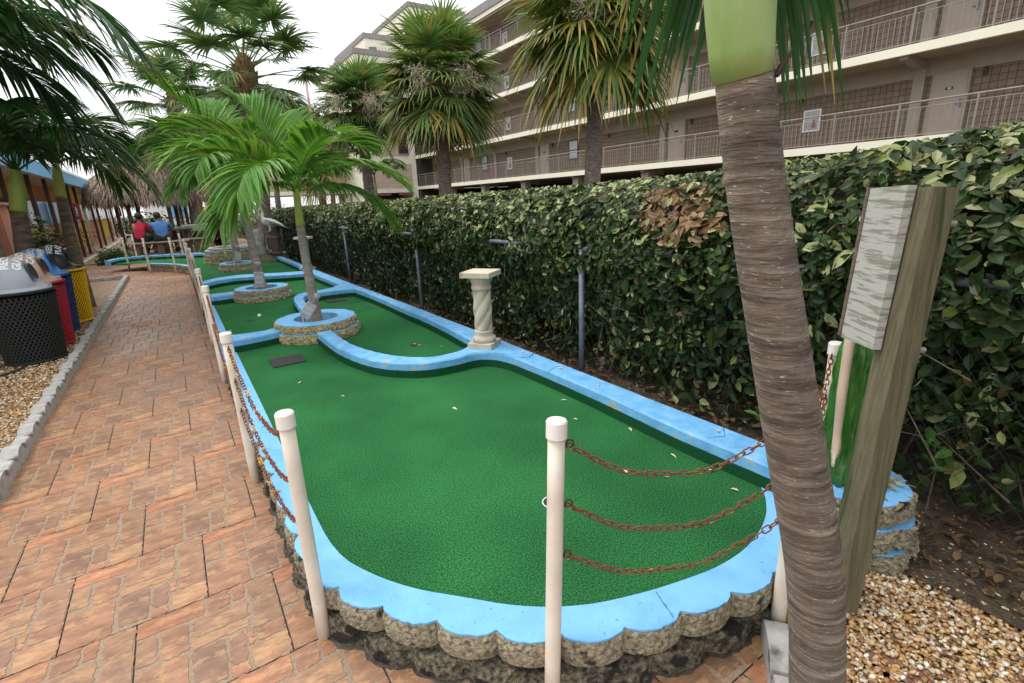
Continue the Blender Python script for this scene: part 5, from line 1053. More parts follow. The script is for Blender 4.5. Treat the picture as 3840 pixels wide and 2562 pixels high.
# ------------------------------------------------------------------ tiki huts, platform, bench, people
def hut(label, c, r, ze, zt, nst=5200, ph=True):
    t = thing('tiki_hut', label, 'hut', (c[0], c[1], 0), 'thatched huts behind the greens'); mb = MB(); a = rng.uniform(0, 2*np.pi, nst); f = rng.beta(1.3, 1.0, nst)
    # f: 0 top .. 1 eave, domed
    rad = r*(np.sin(f*1.35)/np.sin(1.35)); z = ze+(zt-ze)*(1-f**1.75); L = rng.uniform(.16, .40, nst); Wd = rng.uniform(.010, .028, nst)
    o = np.column_stack([np.cos(a), np.sin(a), np.zeros(nst)]); s_ = np.column_stack([-np.sin(a), np.cos(a), np.zeros(nst)])
    sl = np.arctan2(-(zt-ze)*1.75*f**.75, r*1.35*np.cos(f*1.35)/np.sin(1.35)); d = o*np.cos(sl)[:, None]+np.array([0, 0, 1])*np.sin(sl)[:, None]+rng.normal(0, .13, (nst, 3)); d[:, 2] -= .25
    d /= np.linalg.norm(d, axis=1)[:, None]; nn = np.cross(s_, d); P = np.column_stack([c[0]+rad*np.cos(a), c[1]+rad*np.sin(a), z])+o*rng.uniform(0, .06, (nst, 1))
    w2 = Wd[:, None]*s_; V = np.stack([P-w2, P+w2, P+d*L[:, None]*.6+w2*.9+o*.02, P+d*L[:, None]*.6-w2*.9+o*.02, P+d*L[:, None]+w2*.2, P+d*L[:, None]-w2*.2], 1); b = (np.arange(nst)*6)[:, None, None]
    C = np.array([1., 1, 1])*rng.uniform(.45, 1.35, (nst, 1)); mb.add(V.reshape(-1, 3), [(np.array([[0, 1, 2, 3], [3, 2, 4, 5]])[None]+b).reshape(-1, 4)], np.repeat(C, 6, 0)); build('thatch_roof', mb, THATCH, t)
    m = MB(); fs = np.linspace(0.02, 1, 12); m.lathe([(r*.93*(np.sin(q*1.35)/np.sin(1.35)), ze+(zt-ze)*(1-q**1.75)-.06) for q in fs], (c[0], c[1], 0), 24, cap=False); build('roof_underside', m, WOODD, t)
    for q in range(4 if ph else 1):
        an = q*math.pi/2+.6; rr_ = r*.62 if ph else 0; m = MB(); m.tube([(c[0]+rr_*math.cos(an), c[1]+rr_*math.sin(an), 0), (c[0]+rr_*math.cos(an), c[1]+rr_*math.sin(an), ze+.35)], .065, 8); build('post', m, WOODD, t, True)
    return t
hut('central thatched tiki hut directly above the two seated people', (-.42, 22.4), 1.34, 1.95, 3.6)
hut('smaller thatched hut to the left, beside the motel porch', (-1.72, 26.4), 1.0, 1.95, 3.1, 3600, ph=False)
hut('thatched hut to the right, mostly behind palm fronds and the rules sign', (1.15, 27.0), 1.35, 1.95, 3.6, 4200)
pf = thing('deck_platform', 'low wooden picnic deck with a dark red edge board', 'platform', (-.1, 20.8, 0)); m = MB(); m.box(-1.22, .95, 19.9, 22.4, -.02, .10); build('edge_board', m, mat('dark_red_board', (.20, .045, .03), (.27, .07, .05), scale=5, rough=.7), pf)
m = MB(); 
for i in range(12): m.box(-1.2, .93, 19.93+i*.2, 20.11+i*.2, .101, .122)
build('deck_boards', m, mat('grey_deck', (.30, .29, .28), (.40, .38, .37), scale=4, rough=.85, stretch=(1, 10, 1)), pf)
def bench(label, x0, x1, y, z, zl, thick=.045, depth=.30):
    t = thing('wooden_bench', label, 'bench', ((x0+x1)/2, y, zl)); m = MB(); m.box(x0, x1, y-depth/2, y+depth/2, z-thick, z); build('seat', m, mat('bench_top', (.30, .25, .20), (.40, .34, .28), scale=4, rough=.8, stretch=(1, 9, 1)), t)
    for x in (x0+.18, (x0+x1)/2, x1-.18): m = MB(); m.box(x-.09, x+.09, y-.08, y+.08, zl, z-thick-.002); build('leg', m, WOODD, t)
    return t
bench('long thick wooden bench with post legs under the two seated people', -1.25, .42, 20.35, .575, .122)
bench('second wooden bench to the right of the seated people', .22, 1.05, 20.6, .60, .0)
t = thing('picnic_table', 'dark wooden counter table in front of the seated people', 'table', (-.3, 21.2, .12)); m = MB(); m.box(-1.2, .6, 20.95, 21.6, .88, .93); build('tabletop', m, WOODD, t)
for x in (-1.0, -.3, .4): m = MB(); m.box(x-.06, x+.06, 21.2, 21.35, .122, .878); build('leg', m, WOODD, t)
t = thing('covered_table', 'table under a pale green cover at the right of the huts', 'table', (.75, 21.9, 0)); m = MB(); m.box(.2, 1.35, 21.6, 22.4, .80, .98); build('cover', m, mat('green_cover', (.22, .30, .20), (.30, .38, .28), scale=4, rough=.8), t); m = MB(); m.box(.3, 1.25, 21.7, 22.3, .984, 1.02); build('top_sheet', m, PL, t)
m = MB(); m.box(.35, .45, 21.8, 21.9, 0, .797); build('leg', m, WOODD, t); m = MB(); m.box(1.1, 1.2, 21.8, 21.9, 0, .797); build('leg', m, WOODD, t)

def skin_body(name, J, B, m_, parent, root, lv=2):
    me = bpy.data.meshes.new(name); ks = list(J); me.from_pydata([J[k][0] for k in ks], [(ks.index(a), ks.index(b)) for a, b in B], []); o = bpy.data.objects.new(name, me); COL.objects.link(o)
    md = o.modifiers.new('s', 'SKIN'); sv = me.skin_vertices[0].data
    for i, k in enumerate(ks):
        r_ = J[k][1]; sv[i].radius = (r_, r_) if np.isscalar(r_) else r_
        sv[i].use_root = (k == root)
    sb = o.modifiers.new('u', 'SUBSURF'); sb.levels = lv; sb.render_levels = lv
    dg = bpy.context.evaluated_depsgraph_get(); em = bpy.data.meshes.new_from_object(o.evaluated_get(dg)); bpy.data.objects.remove(o)
    q = MB(); q.add([v.co[:] for v in em.vertices], [tuple(p.vertices) for p in em.polygons]); bpy.data.meshes.remove(em)
    return build(name, q, m_, parent, True)
SKIN = mat('skin', (.16, .085, .055), (.20, .11, .07), scale=6, rough=.6); HAIR = mat('dark_hair', (.012, .009, .008), (.03, .022, .018), scale=30, rough=.7, stretch=(1, 1, .2))
def seated(x, y, zs, face, label, shirt, shorts, w_=1.0, armreach=.0, lean=.12):
    # seated on a bench, back to the camera (facing +Y), feet on the deck
    t = thing('person', label, 'person', (x, y, zs)); c, s_ = math.cos(face), math.sin(face)
    def L(px, py, pz): return (x+px*c-py*s_, y+px*s_+py*c, zs+pz)
    J = {'pel': (L(0, 0, .10), (.15*w_, .12)), 'wai': (L(0, .03, .26), (.135*w_, .11)), 'che': (L(0, .03+lean*.6, .44), (.165*w_, .12)), 'nb': (L(0, .02+lean, .57), (.09, .07)), 'nk': (L(0, .04+lean, .645), .052), 'hd0': (L(0, .07+lean, .72), .072), 'hd1': (L(0, .075+lean, .80), (.082, .095)), 'hd2': (L(0, .07+lean, .865), .06)}
    B = [('pel', 'wai'), ('wai', 'che'), ('che', 'nb'), ('nb', 'nk'), ('nk', 'hd0'), ('hd0', 'hd1'), ('hd1', 'hd2')]
    for q, n_ in ((-1, 'l'), (1, 'r')):
        J.update({n_+'sh': (L(q*.19*w_, .03+lean, .52), .065), n_+'el': (L(q*.27*w_, .16+lean, .28), .046), n_+'wr': (L(q*.14, .36+lean, .35), .030), n_+'pa': (L(q*.11, .43+lean, .36), (.036, .02)),
                  n_+'hp': (L(q*.11*w_, .06, .08), .105*w_), n_+'kn': (L(q*.15, .46, .09), .068), n_+'cf': (L(q*.15, .42, -.14), .056), n_+'an': (L(q*.15, .38, -.36), .037), n_+'ft': (L(q*.16, .52, -.41), (.045, .028))})
        B += [('che', n_+'sh'), (n_+'sh', n_+'el'), (n_+'el', n_+'wr'), (n_+'wr', n_+'pa'), ('pel', n_+'hp'), (n_+'hp', n_+'kn'), (n_+'kn', n_+'cf'), (n_+'cf', n_+'an'), (n_+'an', n_+'ft')]
        for k_ in range(5):
            off = (-.03+.015*k_); bs = (n_+'f%da' % k_); tp_ = (n_+'f%db' % k_); ln = (.035, .07, .075, .07, .055)[k_]
            if k_ == 0: J[bs] = (L(q*.11-q*.035, .42+lean, .365), .009); J[tp_] = (L(q*.11-q*.05, .455+lean, .35), .008)
            else: J[bs] = (L(q*.11+off, .465+lean, .365), .009); J[tp_] = (L(q*.11+off*1.2, .465+lean+ln*.8, .345), .007)
            B += [(n_+'pa', bs), (bs, tp_)]
    body = skin_body('body', J, B, SKIN, t, 'pel', 2)
    # shirt: slightly larger trunk with short sleeves
    J2 = {'a': (L(0, .0, .06), (.168*w_, .135)), 'b': (L(0, .03, .26), (.152*w_, .125)), 'c': (L(0, .03+lean*.6, .44), (.182*w_, .134)), 'd': (L(0, .02+lean, .575), (.10, .08)), 'e': (L(0, .035+lean, .61), (.064, .06))}
    B2 = [('a', 'b'), ('b', 'c'), ('c', 'd'), ('d', 'e')]
    for q, n_ in ((-1, 'l'), (1, 'r')): J2.update({n_+'s': (L(q*.20*w_, .03+lean, .52), .082), n_+'e': (L(q*.25*w_, .11+lean, .37), .072)}); B2 += [('c', n_+'s'), (n_+'s', n_+'e')]
    skin_body('shirt', J2, B2, shirt, t, 'b', 2)
    J3 = {'p': (L(0, .0, .09), (.16*w_, .125))}; B3 = []
    for q, n_ in ((-1, 'l'), (1, 'r')): J3.update({n_+'h': (L(q*.11*w_, .06, .08), .118*w_), n_+'k': (L(q*.15, .40, .09), .088)}); B3 += [('p', n_+'h'), (n_+'h', n_+'k')]
    skin_body('shorts', J3, B3, shorts, t, 'p', 2)
    m = MB(); hc = np.array(L(0, .062+lean, .80)); m.lathe([(.06, -.10), (.098, -.05), (.105, .0), (.099, .05), (.07, .092), (.03, .108), (.001, .112)], (0, 0, 0), 20)
    m.V[0] = m.V[0]*[1, 1.12, 1]+hc+np.array(L(0, -.012, 0))-np.array(L(0, 0, 0)); build('hair', m, HAIR, t, True)
    hb = np.array(L(0, .07+lean, .80)); fd = np.array(L(0, 1, 0))-np.array(L(0, 0, 0)); sd = np.array(L(1, 0, 0))-np.array(L(0, 0, 0)); up_ = np.array([0, 0, 1.])
    m = MB(); m.tube([hb+fd*.088+up_*.01, hb+fd*.112-up_*.018, hb+fd*.095-up_*.03], [.008, .014, .006], 6); build('nose', m, SKIN, t, True)
    for q in (-1, 1):
        m = MB(); m.add(IV*[.011, .011, .009]+hb+fd*.092+sd*q*.032+up_*.008, [IF]); build('eye', m, WHITE, t, True)
        m = MB(); m.add(IV*[.012, .02, .03]+hb+sd*q*.088-up_*.01, [IF]); build('ear', m, SKIN, t, True)
    m = MB(); m.tube([hb+fd*.088-sd*.025-up_*.052, hb+fd*.096-up_*.05, hb+fd*.088+sd*.025-up_*.052], [.004, .007, .004], 5); build('mouth', m, mat('lips', (.22, .06, .05), (.25, .07, .06), scale=9), t, True)
    return t
BLK = mat('black_cloth', (.015, .014, .016), (.03, .028, .03), scale=9, rough=.9)
seated(-.90, 20.38, .60, R(-28), 'person in a crimson T-shirt seated on the bench, turned toward the other person', mat('crimson_cotton', (.42, .008, .045), (.50, .012, .06), scale=6, rough=.85, bump=.3, bscale=14, bdist=.02), BLK, .92)
seated(-.30, 20.40, .60, R(8), 'broad person in a blue T-shirt and black shorts seated with back to camera', mat('blue_cotton', (.05, .17, .42), (.07, .22, .50), scale=5, rough=.85, bump=.35, bscale=12, bdist=.025), BLK, 1.28)

# ------------------------------------------------------------------ twisted stone columns
def column(c, z, H, label, rz=.6):
    t = thing('stone_column', label, 'pedestal', (c[0], c[1], z), 'twisted stone columns')
    def sq(hw, z0, z1):
        m = MB(); a = np.array([math.pi/4+rz+k*math.pi/2 for k in range(4)]); P = np.column_stack([c[0]+hw*math.sqrt(2)*np.cos(a), c[1]+hw*math.sqrt(2)*np.sin(a)]); P = resample(P, 33, closed=True)[:-1]+rng.normal(0, .0012, (32, 2)); m.prism(P, z0, z1, inset=.006); return m
    build('base_slab', sq(.105, z+.001, z+.045), CSTONE, t); build('top_slab', sq(.125, z+H-.042, z+H), CSTONE, t)
    h = H
    m = MB(); m.lathe([(.092, .046), (.098, .06), (.096, .078), (.088, .088), (.078, .092), (.078, .104), (.074, .112), (.080, .125), (.078, .14), (.070, .146)], (c[0], c[1], z), 32); build('foot_moulding', m, CSTONE, t, True)
    m = MB(); m.lathe([(.070, h-.155), (.080, h-.148), (.082, h-.13), (.079, h-.115), (.074, h-.108), (.077, h-.10), (.088, h-.075), (.098, h-.06), (.098, h-.046)], (c[0], c[1], z), 32); build('capital', m, CSTONE, t, True)
    K = 46; n = 40; fs = np.linspace(0, 1, K); prof = [(.058, .146+(h-.301)*f) for f in fs]
    def tw(V, th, pr):
        V = V.copy()
        for i in range(K):
            g = np.abs(np.sin(2*(th-fs[i]*3.6)))**.55; r_ = .056+.017*g+.004*math.sin(fs[i]*3.1); V[i, :, 0] = r_*np.cos(th); V[i, :, 1] = r_*np.sin(th)
        return V
    m = MB(); m.lathe(prof, (c[0], c[1], z), n, fn=tw); build('twisted_shaft', m, CSTONE, t, True); return t
column((1.985, 3.46), .32, .625, 'pale stone column with twisted shaft on the curb beside the near green', rz=.62)
column((2.03, 10.2), .32, .62, 'farther pale stone column with twisted shaft, partly behind the nearest slender palm', rz=.62)

# ------------------------------------------------------------------ pelican on stump, grey rock
PW = mat('white_statue_paint', (.82, .81, .78), (.88, .87, .84), scale=9, rough=.5)
def pelican(t, c, k, az=math.pi):
    ca, sa = math.cos(az), math.sin(az)
    def L(f, s_, u): return (c[0]+k*(f*ca-s_*sa), c[1]+k*(f*sa+s_*ca), c[2]+k*u)
    J = {'t': (L(-.30, 0, .12), (.035, .02)), 'r': (L(-.16, 0, .17), .075), 'b': (L(0, 0, .20), .105), 'ch': (L(.12, 0, .26), .085), 'n1': (L(.155, 0, .36), .042), 'n2': (L(.125, 0, .45), .030), 'n3': (L(.135, 0, .54), .030), 'h': (L(.165, 0, .60), .042), 'h2': (L(.20, 0, .60), .030)}
    body = skin_body('body', J, list(zip(list(J)[:-1], list(J)[1:])), PW, t, 'b', 2)
    m = MB(); m.tube([L(.20, 0, .60), L(.245, 0, .52), L(.262, 0, .40), L(.268, 0, .29)], [.028*k, .022*k, .016*k, .006*k], 8); build('beak', m, mat('peach_beak', (.62, .42, .32), (.70, .55, .45), scale=6, rough=.5), t, True)
    m = MB(); m.tube([L(.195, 0, .58), L(.215, 0, .48), L(.225, 0, .38), L(.25, 0, .31)], [.026*k, .030*k, .022*k, .006*k], 8); build('throat_pouch', m, PW, t, True)
    for q in (-1, 1):
        m = MB(); m.tube([L(.12, q*.085, .29), L(.0, q*.115, .25), L(-.16, q*.10, .18), L(-.33, q*.07, .08), L(-.42, q*.06, .03)], [.04*k, .07*k, .06*k, .035*k, .006*k], 8, flat=.35); build('wing', m, PW, t, True)
        m = MB(); m.tube([L(.03, q*.112, .185), L(-.15, q*.105, .11), L(-.32, q*.07, .03)], [.02*k, .035*k, .01*k], 8, flat=.4); build('dark_flank', m, BLK, t, True)
        m = MB(); m.tube([L(.02, q*.04, .12), L(.02, q*.045, .03), L(.05, q*.05, .0)], [.016*k, .013*k, .014*k], 6); build('leg', m, PW, t, True)
        m = MB(); m.add(IV*k*[.012, .012, .012]+np.array(L(.175, q*.038, .61)), [IF]); build('eye', m, BLK, t, True)
t = thing('piling_stump', 'round brown harbour piling wrapped in rope, with a brown cleat', 'piling', (2.03, 13.8, .38)); m = MB()
m.lathe([(.165, .38), (.155, .5), (.145, .8), (.14, .9), (.13, .935), (.09, .95), (.001, .955)], (2.03, 13.8, 0), 28, fn=lambda V, th, pr: V*(1+.03*np.sin(th*5)[None, :, None]*[1, 1, 0])); build('piling', m, mat('piling_brown', (.10, .055, .045), (.17, .10, .08), scale=7, rough=.9, bump=.8, bscale=18, bdist=.02, stretch=(1, 1, .3)), t, True)
ROPE = mat('grey_rope', (.16, .14, .14), (.26, .24, .23), scale=60, rough=.95, bump=1, bscale=90)
for z0 in (.40, .43, .78, .81):
    a = np.linspace(0, 2*np.pi, 40); m = MB(); rr_ = .178 if z0 < .5 else .152; m.tube(np.column_stack([2.03+rr_*np.cos(a), 13.8+rr_*np.sin(a), z0+.01*np.sin(a*2)]), .014+.002*np.sin(a*20), 7, cap=False); build('rope_turn', m, ROPE, t, True)
m = MB(); m.tube(smooth([(1.89, 13.72, .79), (1.865, 13.7, .70), (1.87, 13.68, .58), (1.89, 13.66, .50)], 2), .012, 7); build('hanging_rope', m, ROPE, t, True)
m = MB(); m.tube(smooth([(1.87, 13.66, .62), (1.86, 13.64, .52), (1.92, 13.62, .45), (1.96, 13.62, .50)], 2), [.006]+[.018]*11+[.006] if 0 else .014, 7); build('cleat', m, mat('tan_cleat', (.42, .30, .16), (.5, .38, .22), scale=8), t, True)
t = thing('pelican_statue', 'white pelican statue with long beak standing on the rope-wrapped piling', 'statue', (2.03, 13.8, .95)); pelican(t, (2.02, 13.70, .935), 1.0, az=R(182))
t = thing('rock_pillar', 'grey cracked artificial rock beside the pelican piling', 'rock', (1.72, 13.95, .38)); m = MB()
def rockfn(V, th, pr):
    V = V.copy(); n1 = np.sin(th*3+1)*.09+np.sin(th*7)*.04
    for i in range(len(pr)): V[i] *= np.column_stack([1+n1+.05*np.sin(pr[i][1]*19+th*2)]*2+[np.ones(len(th))])
    return V+rng.normal(0, .006, V.shape)
m.lathe([(.17, .36), (.175, .5), (.165, .62), (.17, .75), (.15, .85), (.13, .93), (.08, .99), (.001, 1.0)], (1.76, 13.95, 0), 26, fn=rockfn); build('rock', m, GREYROCK, t)
t = thing('pelican_statue', 'small weathered pelican statue low among the plants beside the third palm', 'statue', (1.5, 20.2, 0)); pelican(t, (1.52, 20.2, .42), .85, az=R(250))
m = MB(); m.tube([(1.52, 20.2, 0), (1.52, 20.2, .44)], .09, 10); build('base', m, GREYROCK, t, True)

# ------------------------------------------------------------------ mermaid statue by the sign
planter('three-tier scalloped block pedestal painted blue, carrying the mermaid statue', (2.20, .77), .205, (.10, .10, .098), .01, gravel=False, mt=ROCK, s=.16, base=0.0)
t = thing('mermaid_statue', 'painted mermaid statue with green tail, seen from behind beside the sign post', 'statue', (2.16, .83, .30)); cx_, cy_ = 2.16, .83
m = MB(); K = 30
def tail(V, th, pr):
    V = V.copy()
    for i in range(len(pr)): V[i, :, :2] *= (1+.10*np.sin(th*9+pr[i][1]*22)+.06*np.sin(th*17-pr[i][1]*31))[:, None]; V[i, :, 0] += .05*(pr[i][1]-.3)
    return V
zz_ = np.linspace(.30, .90, 40); m.lathe([(float(np.interp(z, [.3, .33, .38, .45, .55, .65, .75, .85, .90], [.105, .108, .094, .078, .070, .068, .070, .066, .05])), z) for z in zz_], (cx_+.02, cy_, 0), 60, fn=tail)
build('tail', m, mat('glossy_green_tail', (.02, .11, .012), (.05, .19, .02), scale=14, rough=.25, bump=.6, bscale=26, bdist=.012, stretch=(1, 1, .4)), t, True)
PSK = mat('painted_skin', (.52, .40, .30), (.60, .47, .36), scale=8, rough=.5)
J = {'p': ((cx_+.03, cy_, .88), (.055, .045)), 'w': ((cx_+.035, cy_, .96), (.045, .038)), 'c': ((cx_+.04, cy_, 1.07), (.06, .045)), 'n': ((cx_+.04, cy_, 1.15), .022), 'h': ((cx_+.04, cy_, 1.22), .045), 'h2': ((cx_+.04, cy_, 1.27), .035),
     'ls': ((cx_+.0, cy_+.0, 1.10), .024), 'le': ((cx_-.052, cy_-.0, .90), .019), 'lm': ((cx_-.075, cy_-.01, .70), .019), 'lw': ((cx_-.085, cy_-.02, .52), .015), 'lp': ((cx_-.095, cy_-.03, .46), (.022, .012)),
     'rs': ((cx_+.11, cy_, 1.09), .026), 're': ((cx_+.15, cy_+.02, .95), .020), 'rw': ((cx_+.10, cy_-.06, .86), .015), 'rp': ((cx_+.08, cy_-.07, .85), (.02, .012))}
B = [('p', 'w'), ('w', 'c'), ('c', 'n'), ('n', 'h'), ('h', 'h2'), ('c', 'ls'), ('ls', 'le'), ('le', 'lm'), ('lm', 'lw'), ('lw', 'lp'), ('c', 'rs'), ('rs', 're'), ('re', 'rw'), ('rw', 'rp')]
for k_ in range(5):
    dx = -.02+.010*k_; J['f%da' % k_] = ((cx_-.095+dx, cy_-.034+.006*k_, .435), .0065); J['f%db' % k_] = ((cx_-.098+dx*1.35, cy_-.04+.007*k_, .435-(.025, .042, .046, .042, .033)[k_]), .0052); B += [('lp', 'f%da' % k_), ('f%da' % k_, 'f%db' % k_)]
skin_body('body', J, B, PSK, t, 'w', 2)
m = MB(); m.tube([(cx_+.04, cy_-.01, 1.30), (cx_+.05, cy_-.045, 1.22), (cx_+.05, cy_-.055, 1.08), (cx_+.045, cy_-.05, .93), (cx_+.04, cy_-.045, .86)], [.03, .058, .065, .05, .012], 14); build('hair', m, mat('painted_hair', (.14, .11, .08), (.24, .20, .16), scale=20, rough=.6, bump=.8, bscale=40, stretch=(1, 1, .2)), t, True)

# ------------------------------------------------------------------ weathered sign post
t = thing('wooden_sign', 'weathered leaning wooden sign post with a flaking white board, seen edge-on', 'sign', (1.80, .60, 0))
b0 = np.array([1.775, .605, -.02]); b1 = np.array([1.912, .592, 1.475])
def obox(p0, p1, a, b, ha, hb, mbx=None):
    mbx = mbx or MB(); a = np.array(a, float); b = np.array(b, float); ax = np.array(p1)-np.array(p0); ax /= np.linalg.norm(ax); a -= ax*(a@ax); a /= np.linalg.norm(a); b = np.cross(ax, a)
    V = [p+sa*a*ha+sb*b*hb for p in (np.array(p0), np.array(p1)) for sa, sb in ((-1, -1), (1, -1), (1, 1), (-1, 1))]
    mbx.add(V, [(0, 3, 2, 1), (4, 5, 6, 7), (0, 1, 5, 4), (1, 2, 6, 5), (2, 3, 7, 6), (3, 0, 4, 7)]); return mbx
fd_ = np.array([.84, -.54, 0]); build('post', obox(b0, b1, (-.47, -.88, 0), (0, 0, 0), .042, .040), WOODG, t)
ax = (b1-b0)/np.linalg.norm(b1-b0); a0 = b1-ax*.0+np.array([.012, .112, .006]); a1 = a0-ax*.50-np.array([0, 0, .01])
build('board', obox(a1, a0, (.62, .78, 0), (0, 0, 0), .092, .013), WOODW, t); build('board_edge', obox(a1-np.array([.066, .083, 0]), a0-np.array([.066, .083, 0])*1.0, (.62, .78, 0), (0, 0, 0), .008, .0165) if 0 else obox(a1+np.array([.0615, .0775, 0]), a0+np.array([.0615, .0775, 0]), (.62, .78, 0), (0, 0, 0), .008, .0165), WOODD, t)
for f in (.07, .33):
    p = b1-ax*f*1.5+np.array([.03, -.045, 0]); m = MB(); m.tube([p, p+np.array([.012, -.015, .0])], [.011, .009], 6); build('bolt', m, RAIL, t)

# ------------------------------------------------------------------ small things on the course
for i, (x, y, lb) in enumerate(((.625, 4.57, 'black rubber tee mat on the near green by the path side'), (1.73, 7.16, 'black rubber tee mat on the inner green beyond the twisted column'), (.78, 9.05, 'black rubber tee mat behind the second palm planter'))):
    m = MB(); a = np.array([[-.135, -.135], [.135, -.135], [.135, .135], [-.135, .135]]); P = resample(a, 25, closed=True)[:-1]+rng.normal(0, .001, (24, 2)); m.prism(P, 0, .009, inset=.002)
    for q in ((-.06, -.02), (.06, .03)): m.lathe([(.008, .0095), (.001, .0096)], (q[0], q[1], 0), 8)
    o = build('tee_mat', m, BLACKR, org=(0, 0, 0), label=lb, cat='mat', group='rubber tee mats'); o.location = (x, y, .201)
def cup(x, y, lb, white=True):
    t = thing('golf_cup', lb, 'golf hole', (x, y, .2), 'golf holes'); m = MB(); m.lathe([(.047, .2015), (.047, .2025), (.043, .2025), (.043, .2016)], (x, y, 0), 24, cap=False); build('rim', m, PW if white else SKIRT, t)
    m = MB(); m.lathe([(.043, .2015), (.001, .2015)], (x, y, 0), 24, cap=False); build('hole', m, BLACKR, t)
cup(1.17, 1.52, 'golf hole with white liner on the near green, behind the front middle post'); cup(1.69, 4.27, 'golf hole with leaves in the inner green', False); cup(.58, 6.62, 'golf hole in the small green before the second planter', False)
m = MB(); m.add(IV*.0215, [IF]); me = m
bm_ = MB(); bm_.lathe([(.001, -.0215)]+[(.0215*math.cos(q), .0215*math.sin(q)) for q in np.linspace(-1.4, 1.4, 10)]+[(.001, .0215)], (0, 0, 0), 14)
o = build('golf_ball', bm_, PW, org=(0, 0, 0), smooth=True, label='white golf ball lying on the green near the second planter', cat='golf ball'); o.location = (.70, 6.75, .2225)
# fallen leaves on the turf and curbs
LF = mat('dry_leaf', (.50, .42, .24), (.62, .56, .40), scale=20, rough=.7)
lm = None
spots_ = [(2.03, 1.29, 0), (1.87, 1.10, 0), (2.00, 1.62, 0), (1.93, 2.36, 0), (1.95, 1.80, 0), (1.90, 1.46, 0), (1.93, 1.26, 0), (1.80, 2.10, 0), (1.70, 4.30, 0), (1.72, 4.22, 0), (1.86, 4.05, 0), (1.62, 5.9, 0), (1.45, 6.5, 0), (1.85, 6.4, 0), (.60, 3.9, 0), (.78, 3.4, 0), (1.3, 2.7, 0), (1.6, 1.5, 0), (1.72, 1.35, 0), (1.9, 12.2, 0), (1.8, 11.6, 0), (1.7, 11.0, 0), (1.2, 7.0, 0), (.7, 6.0, 0),
          (2.10, 1.35, 1), (2.08, 2.2, 1), (2.1, 2.6, 1), (2.12, 3.1, 1), (2.09, 4.4, 1), (2.1, 5.2, 1), (2.11, 1.7, 1), (2.12, 6.5, 1)]
for i, (x, y, k_) in enumerate(spots_):
    if lm is None:
        m = MB(); leaves(m, np.array([[0, 0, .004]]), np.array([[0., 0, 1]]), np.array([.042]), .45, np.array([[1., 1, 1]]), flat=.01); lm = build('fallen_leaf', m, LF, org=(0, 0, 0), label='dry pale leaf lying on the green or on its curb', cat='leaf', group='fallen leaves on the greens'); o = lm
    else: o = lm.copy(); COL.objects.link(o)
    o.location = (x, y, .203+.12*k_); s_ = random.uniform(.5, 1.15)*(1.0 if y < 3 else 1.1); o.scale = (s_, s_, s_); o.rotation_euler = (random.uniform(-.25, .25), random.uniform(-.25, .25), random.uniform(0, 6.28))
mb = MB(); n = 26; P = np.column_stack([2.24+rng.normal(0, .05, n), .66+rng.normal(0, .04, n), np.full(n, .306)+rng.uniform(0, .012, n)]); leaves(mb, P, np.tile([0, 0, 1.], (n, 1)), rng.uniform(.02, .045, n), .5, np.array([.30, .28, .12])*rng.uniform(.5, 1.6, (n, 1)), flat=.25); o = build('leaf_pile', mb, LEAF, org=(2.24, .66, .3), label='small pile of dry leaves on the blue mermaid pedestal', cat='leaves', kind='stuff')
# floodlights and junction boxes
def flood(label, x, y, z, tilt, az, k=1.0):
    t = thing('floodlight', label, 'floodlight', (x, y, z), 'garden floodlights in the planters'); GP = GREYM
    m = MB(); m.tube([(x, y, z), (x, y, z+.16*k)], .011*k, 8); m.tube([(x+.045*k, y+.02, z), (x+.045*k, y+.02, z+.12*k)], .011*k, 8); build('conduit', m, GP, t, True)
    M = Matrix.Translation((x+.06*k, y-.01, z+.21*k)) @ Matrix.Rotation(az, 4, 'Z') @ Matrix.Rotation(tilt, 4, 'X')
    m = MB(); m.box(-.035*k, .035*k, -.05*k, .05*k, -.085*k, .085*k, M=M); bx_ = build('housing', m, GP, t)
    for q in (-.042, .004):
        m = MB(); m.box(-.045*k, -.0355*k, -.045*k, .045*k, q*k, (q+.038)*k, M=M); build('cover_flap', m, mat('light_grey_plastic', (.42, .41, .41), (.50, .49, .48), scale=9, rough=.6), t)
    m = MB(); p0 = M @ Vector((0, 0, .09*k)); p1 = M @ Vector((0, 0, .15*k)); p2 = M @ Vector((0, 0, .20*k)); m.tube([p0, p1, p1, p2], [.012*k, .012*k, .03*k, .036*k], 10); build('lamp_head', m, GP, t, True)
flood('tilted grey outdoor outlet box with lamp in the nearest round planter', .93, 5.25, .29, R(38), R(80), .95)
flood('upright grey outlet box and conduits beside the second palm trunk', .84, 8.03, .24, R(4), R(82), 1.25)
flood('grey lamp box over the low basin planter', 1.0, 12.25, .26, R(8), R(84), 1.2)
m = MB(); m.tube(smooth([(.98, 5.20, .27), (1.0, 5.22, .28), (1.07, 5.30, .29)], 2), .012, 8); o = build('cable_conduit', m, BLACKR, smooth=True, org=(1.0, 5.2, .27), label='short black cable conduit on the gravel in the nearest planter', cat='conduit')
t = thing('junction_box', 'square grey metal junction box on the blue curb by the path-side posts', 'junction box', (.24, 5.62, .2)); m = MB(); m.box(.19, .29, 5.52, 5.55, .22, .345, M=Matrix.Identity(4)); build('box', m, mat('mottled_galvanised', (.30, .30, .31), (.44, .44, .45), scale=50, rough=.5, metal=.3), t)
m = MB(); m.box(.292, .30, 5.50, 5.57, .2, .35); build('side_plate', m, GREYM, t); m = MB(); m.tube([(.30, 5.53, .25), (.36, 5.53, .25)], .014, 8); build('conduit_stub', m, GREYM, t)

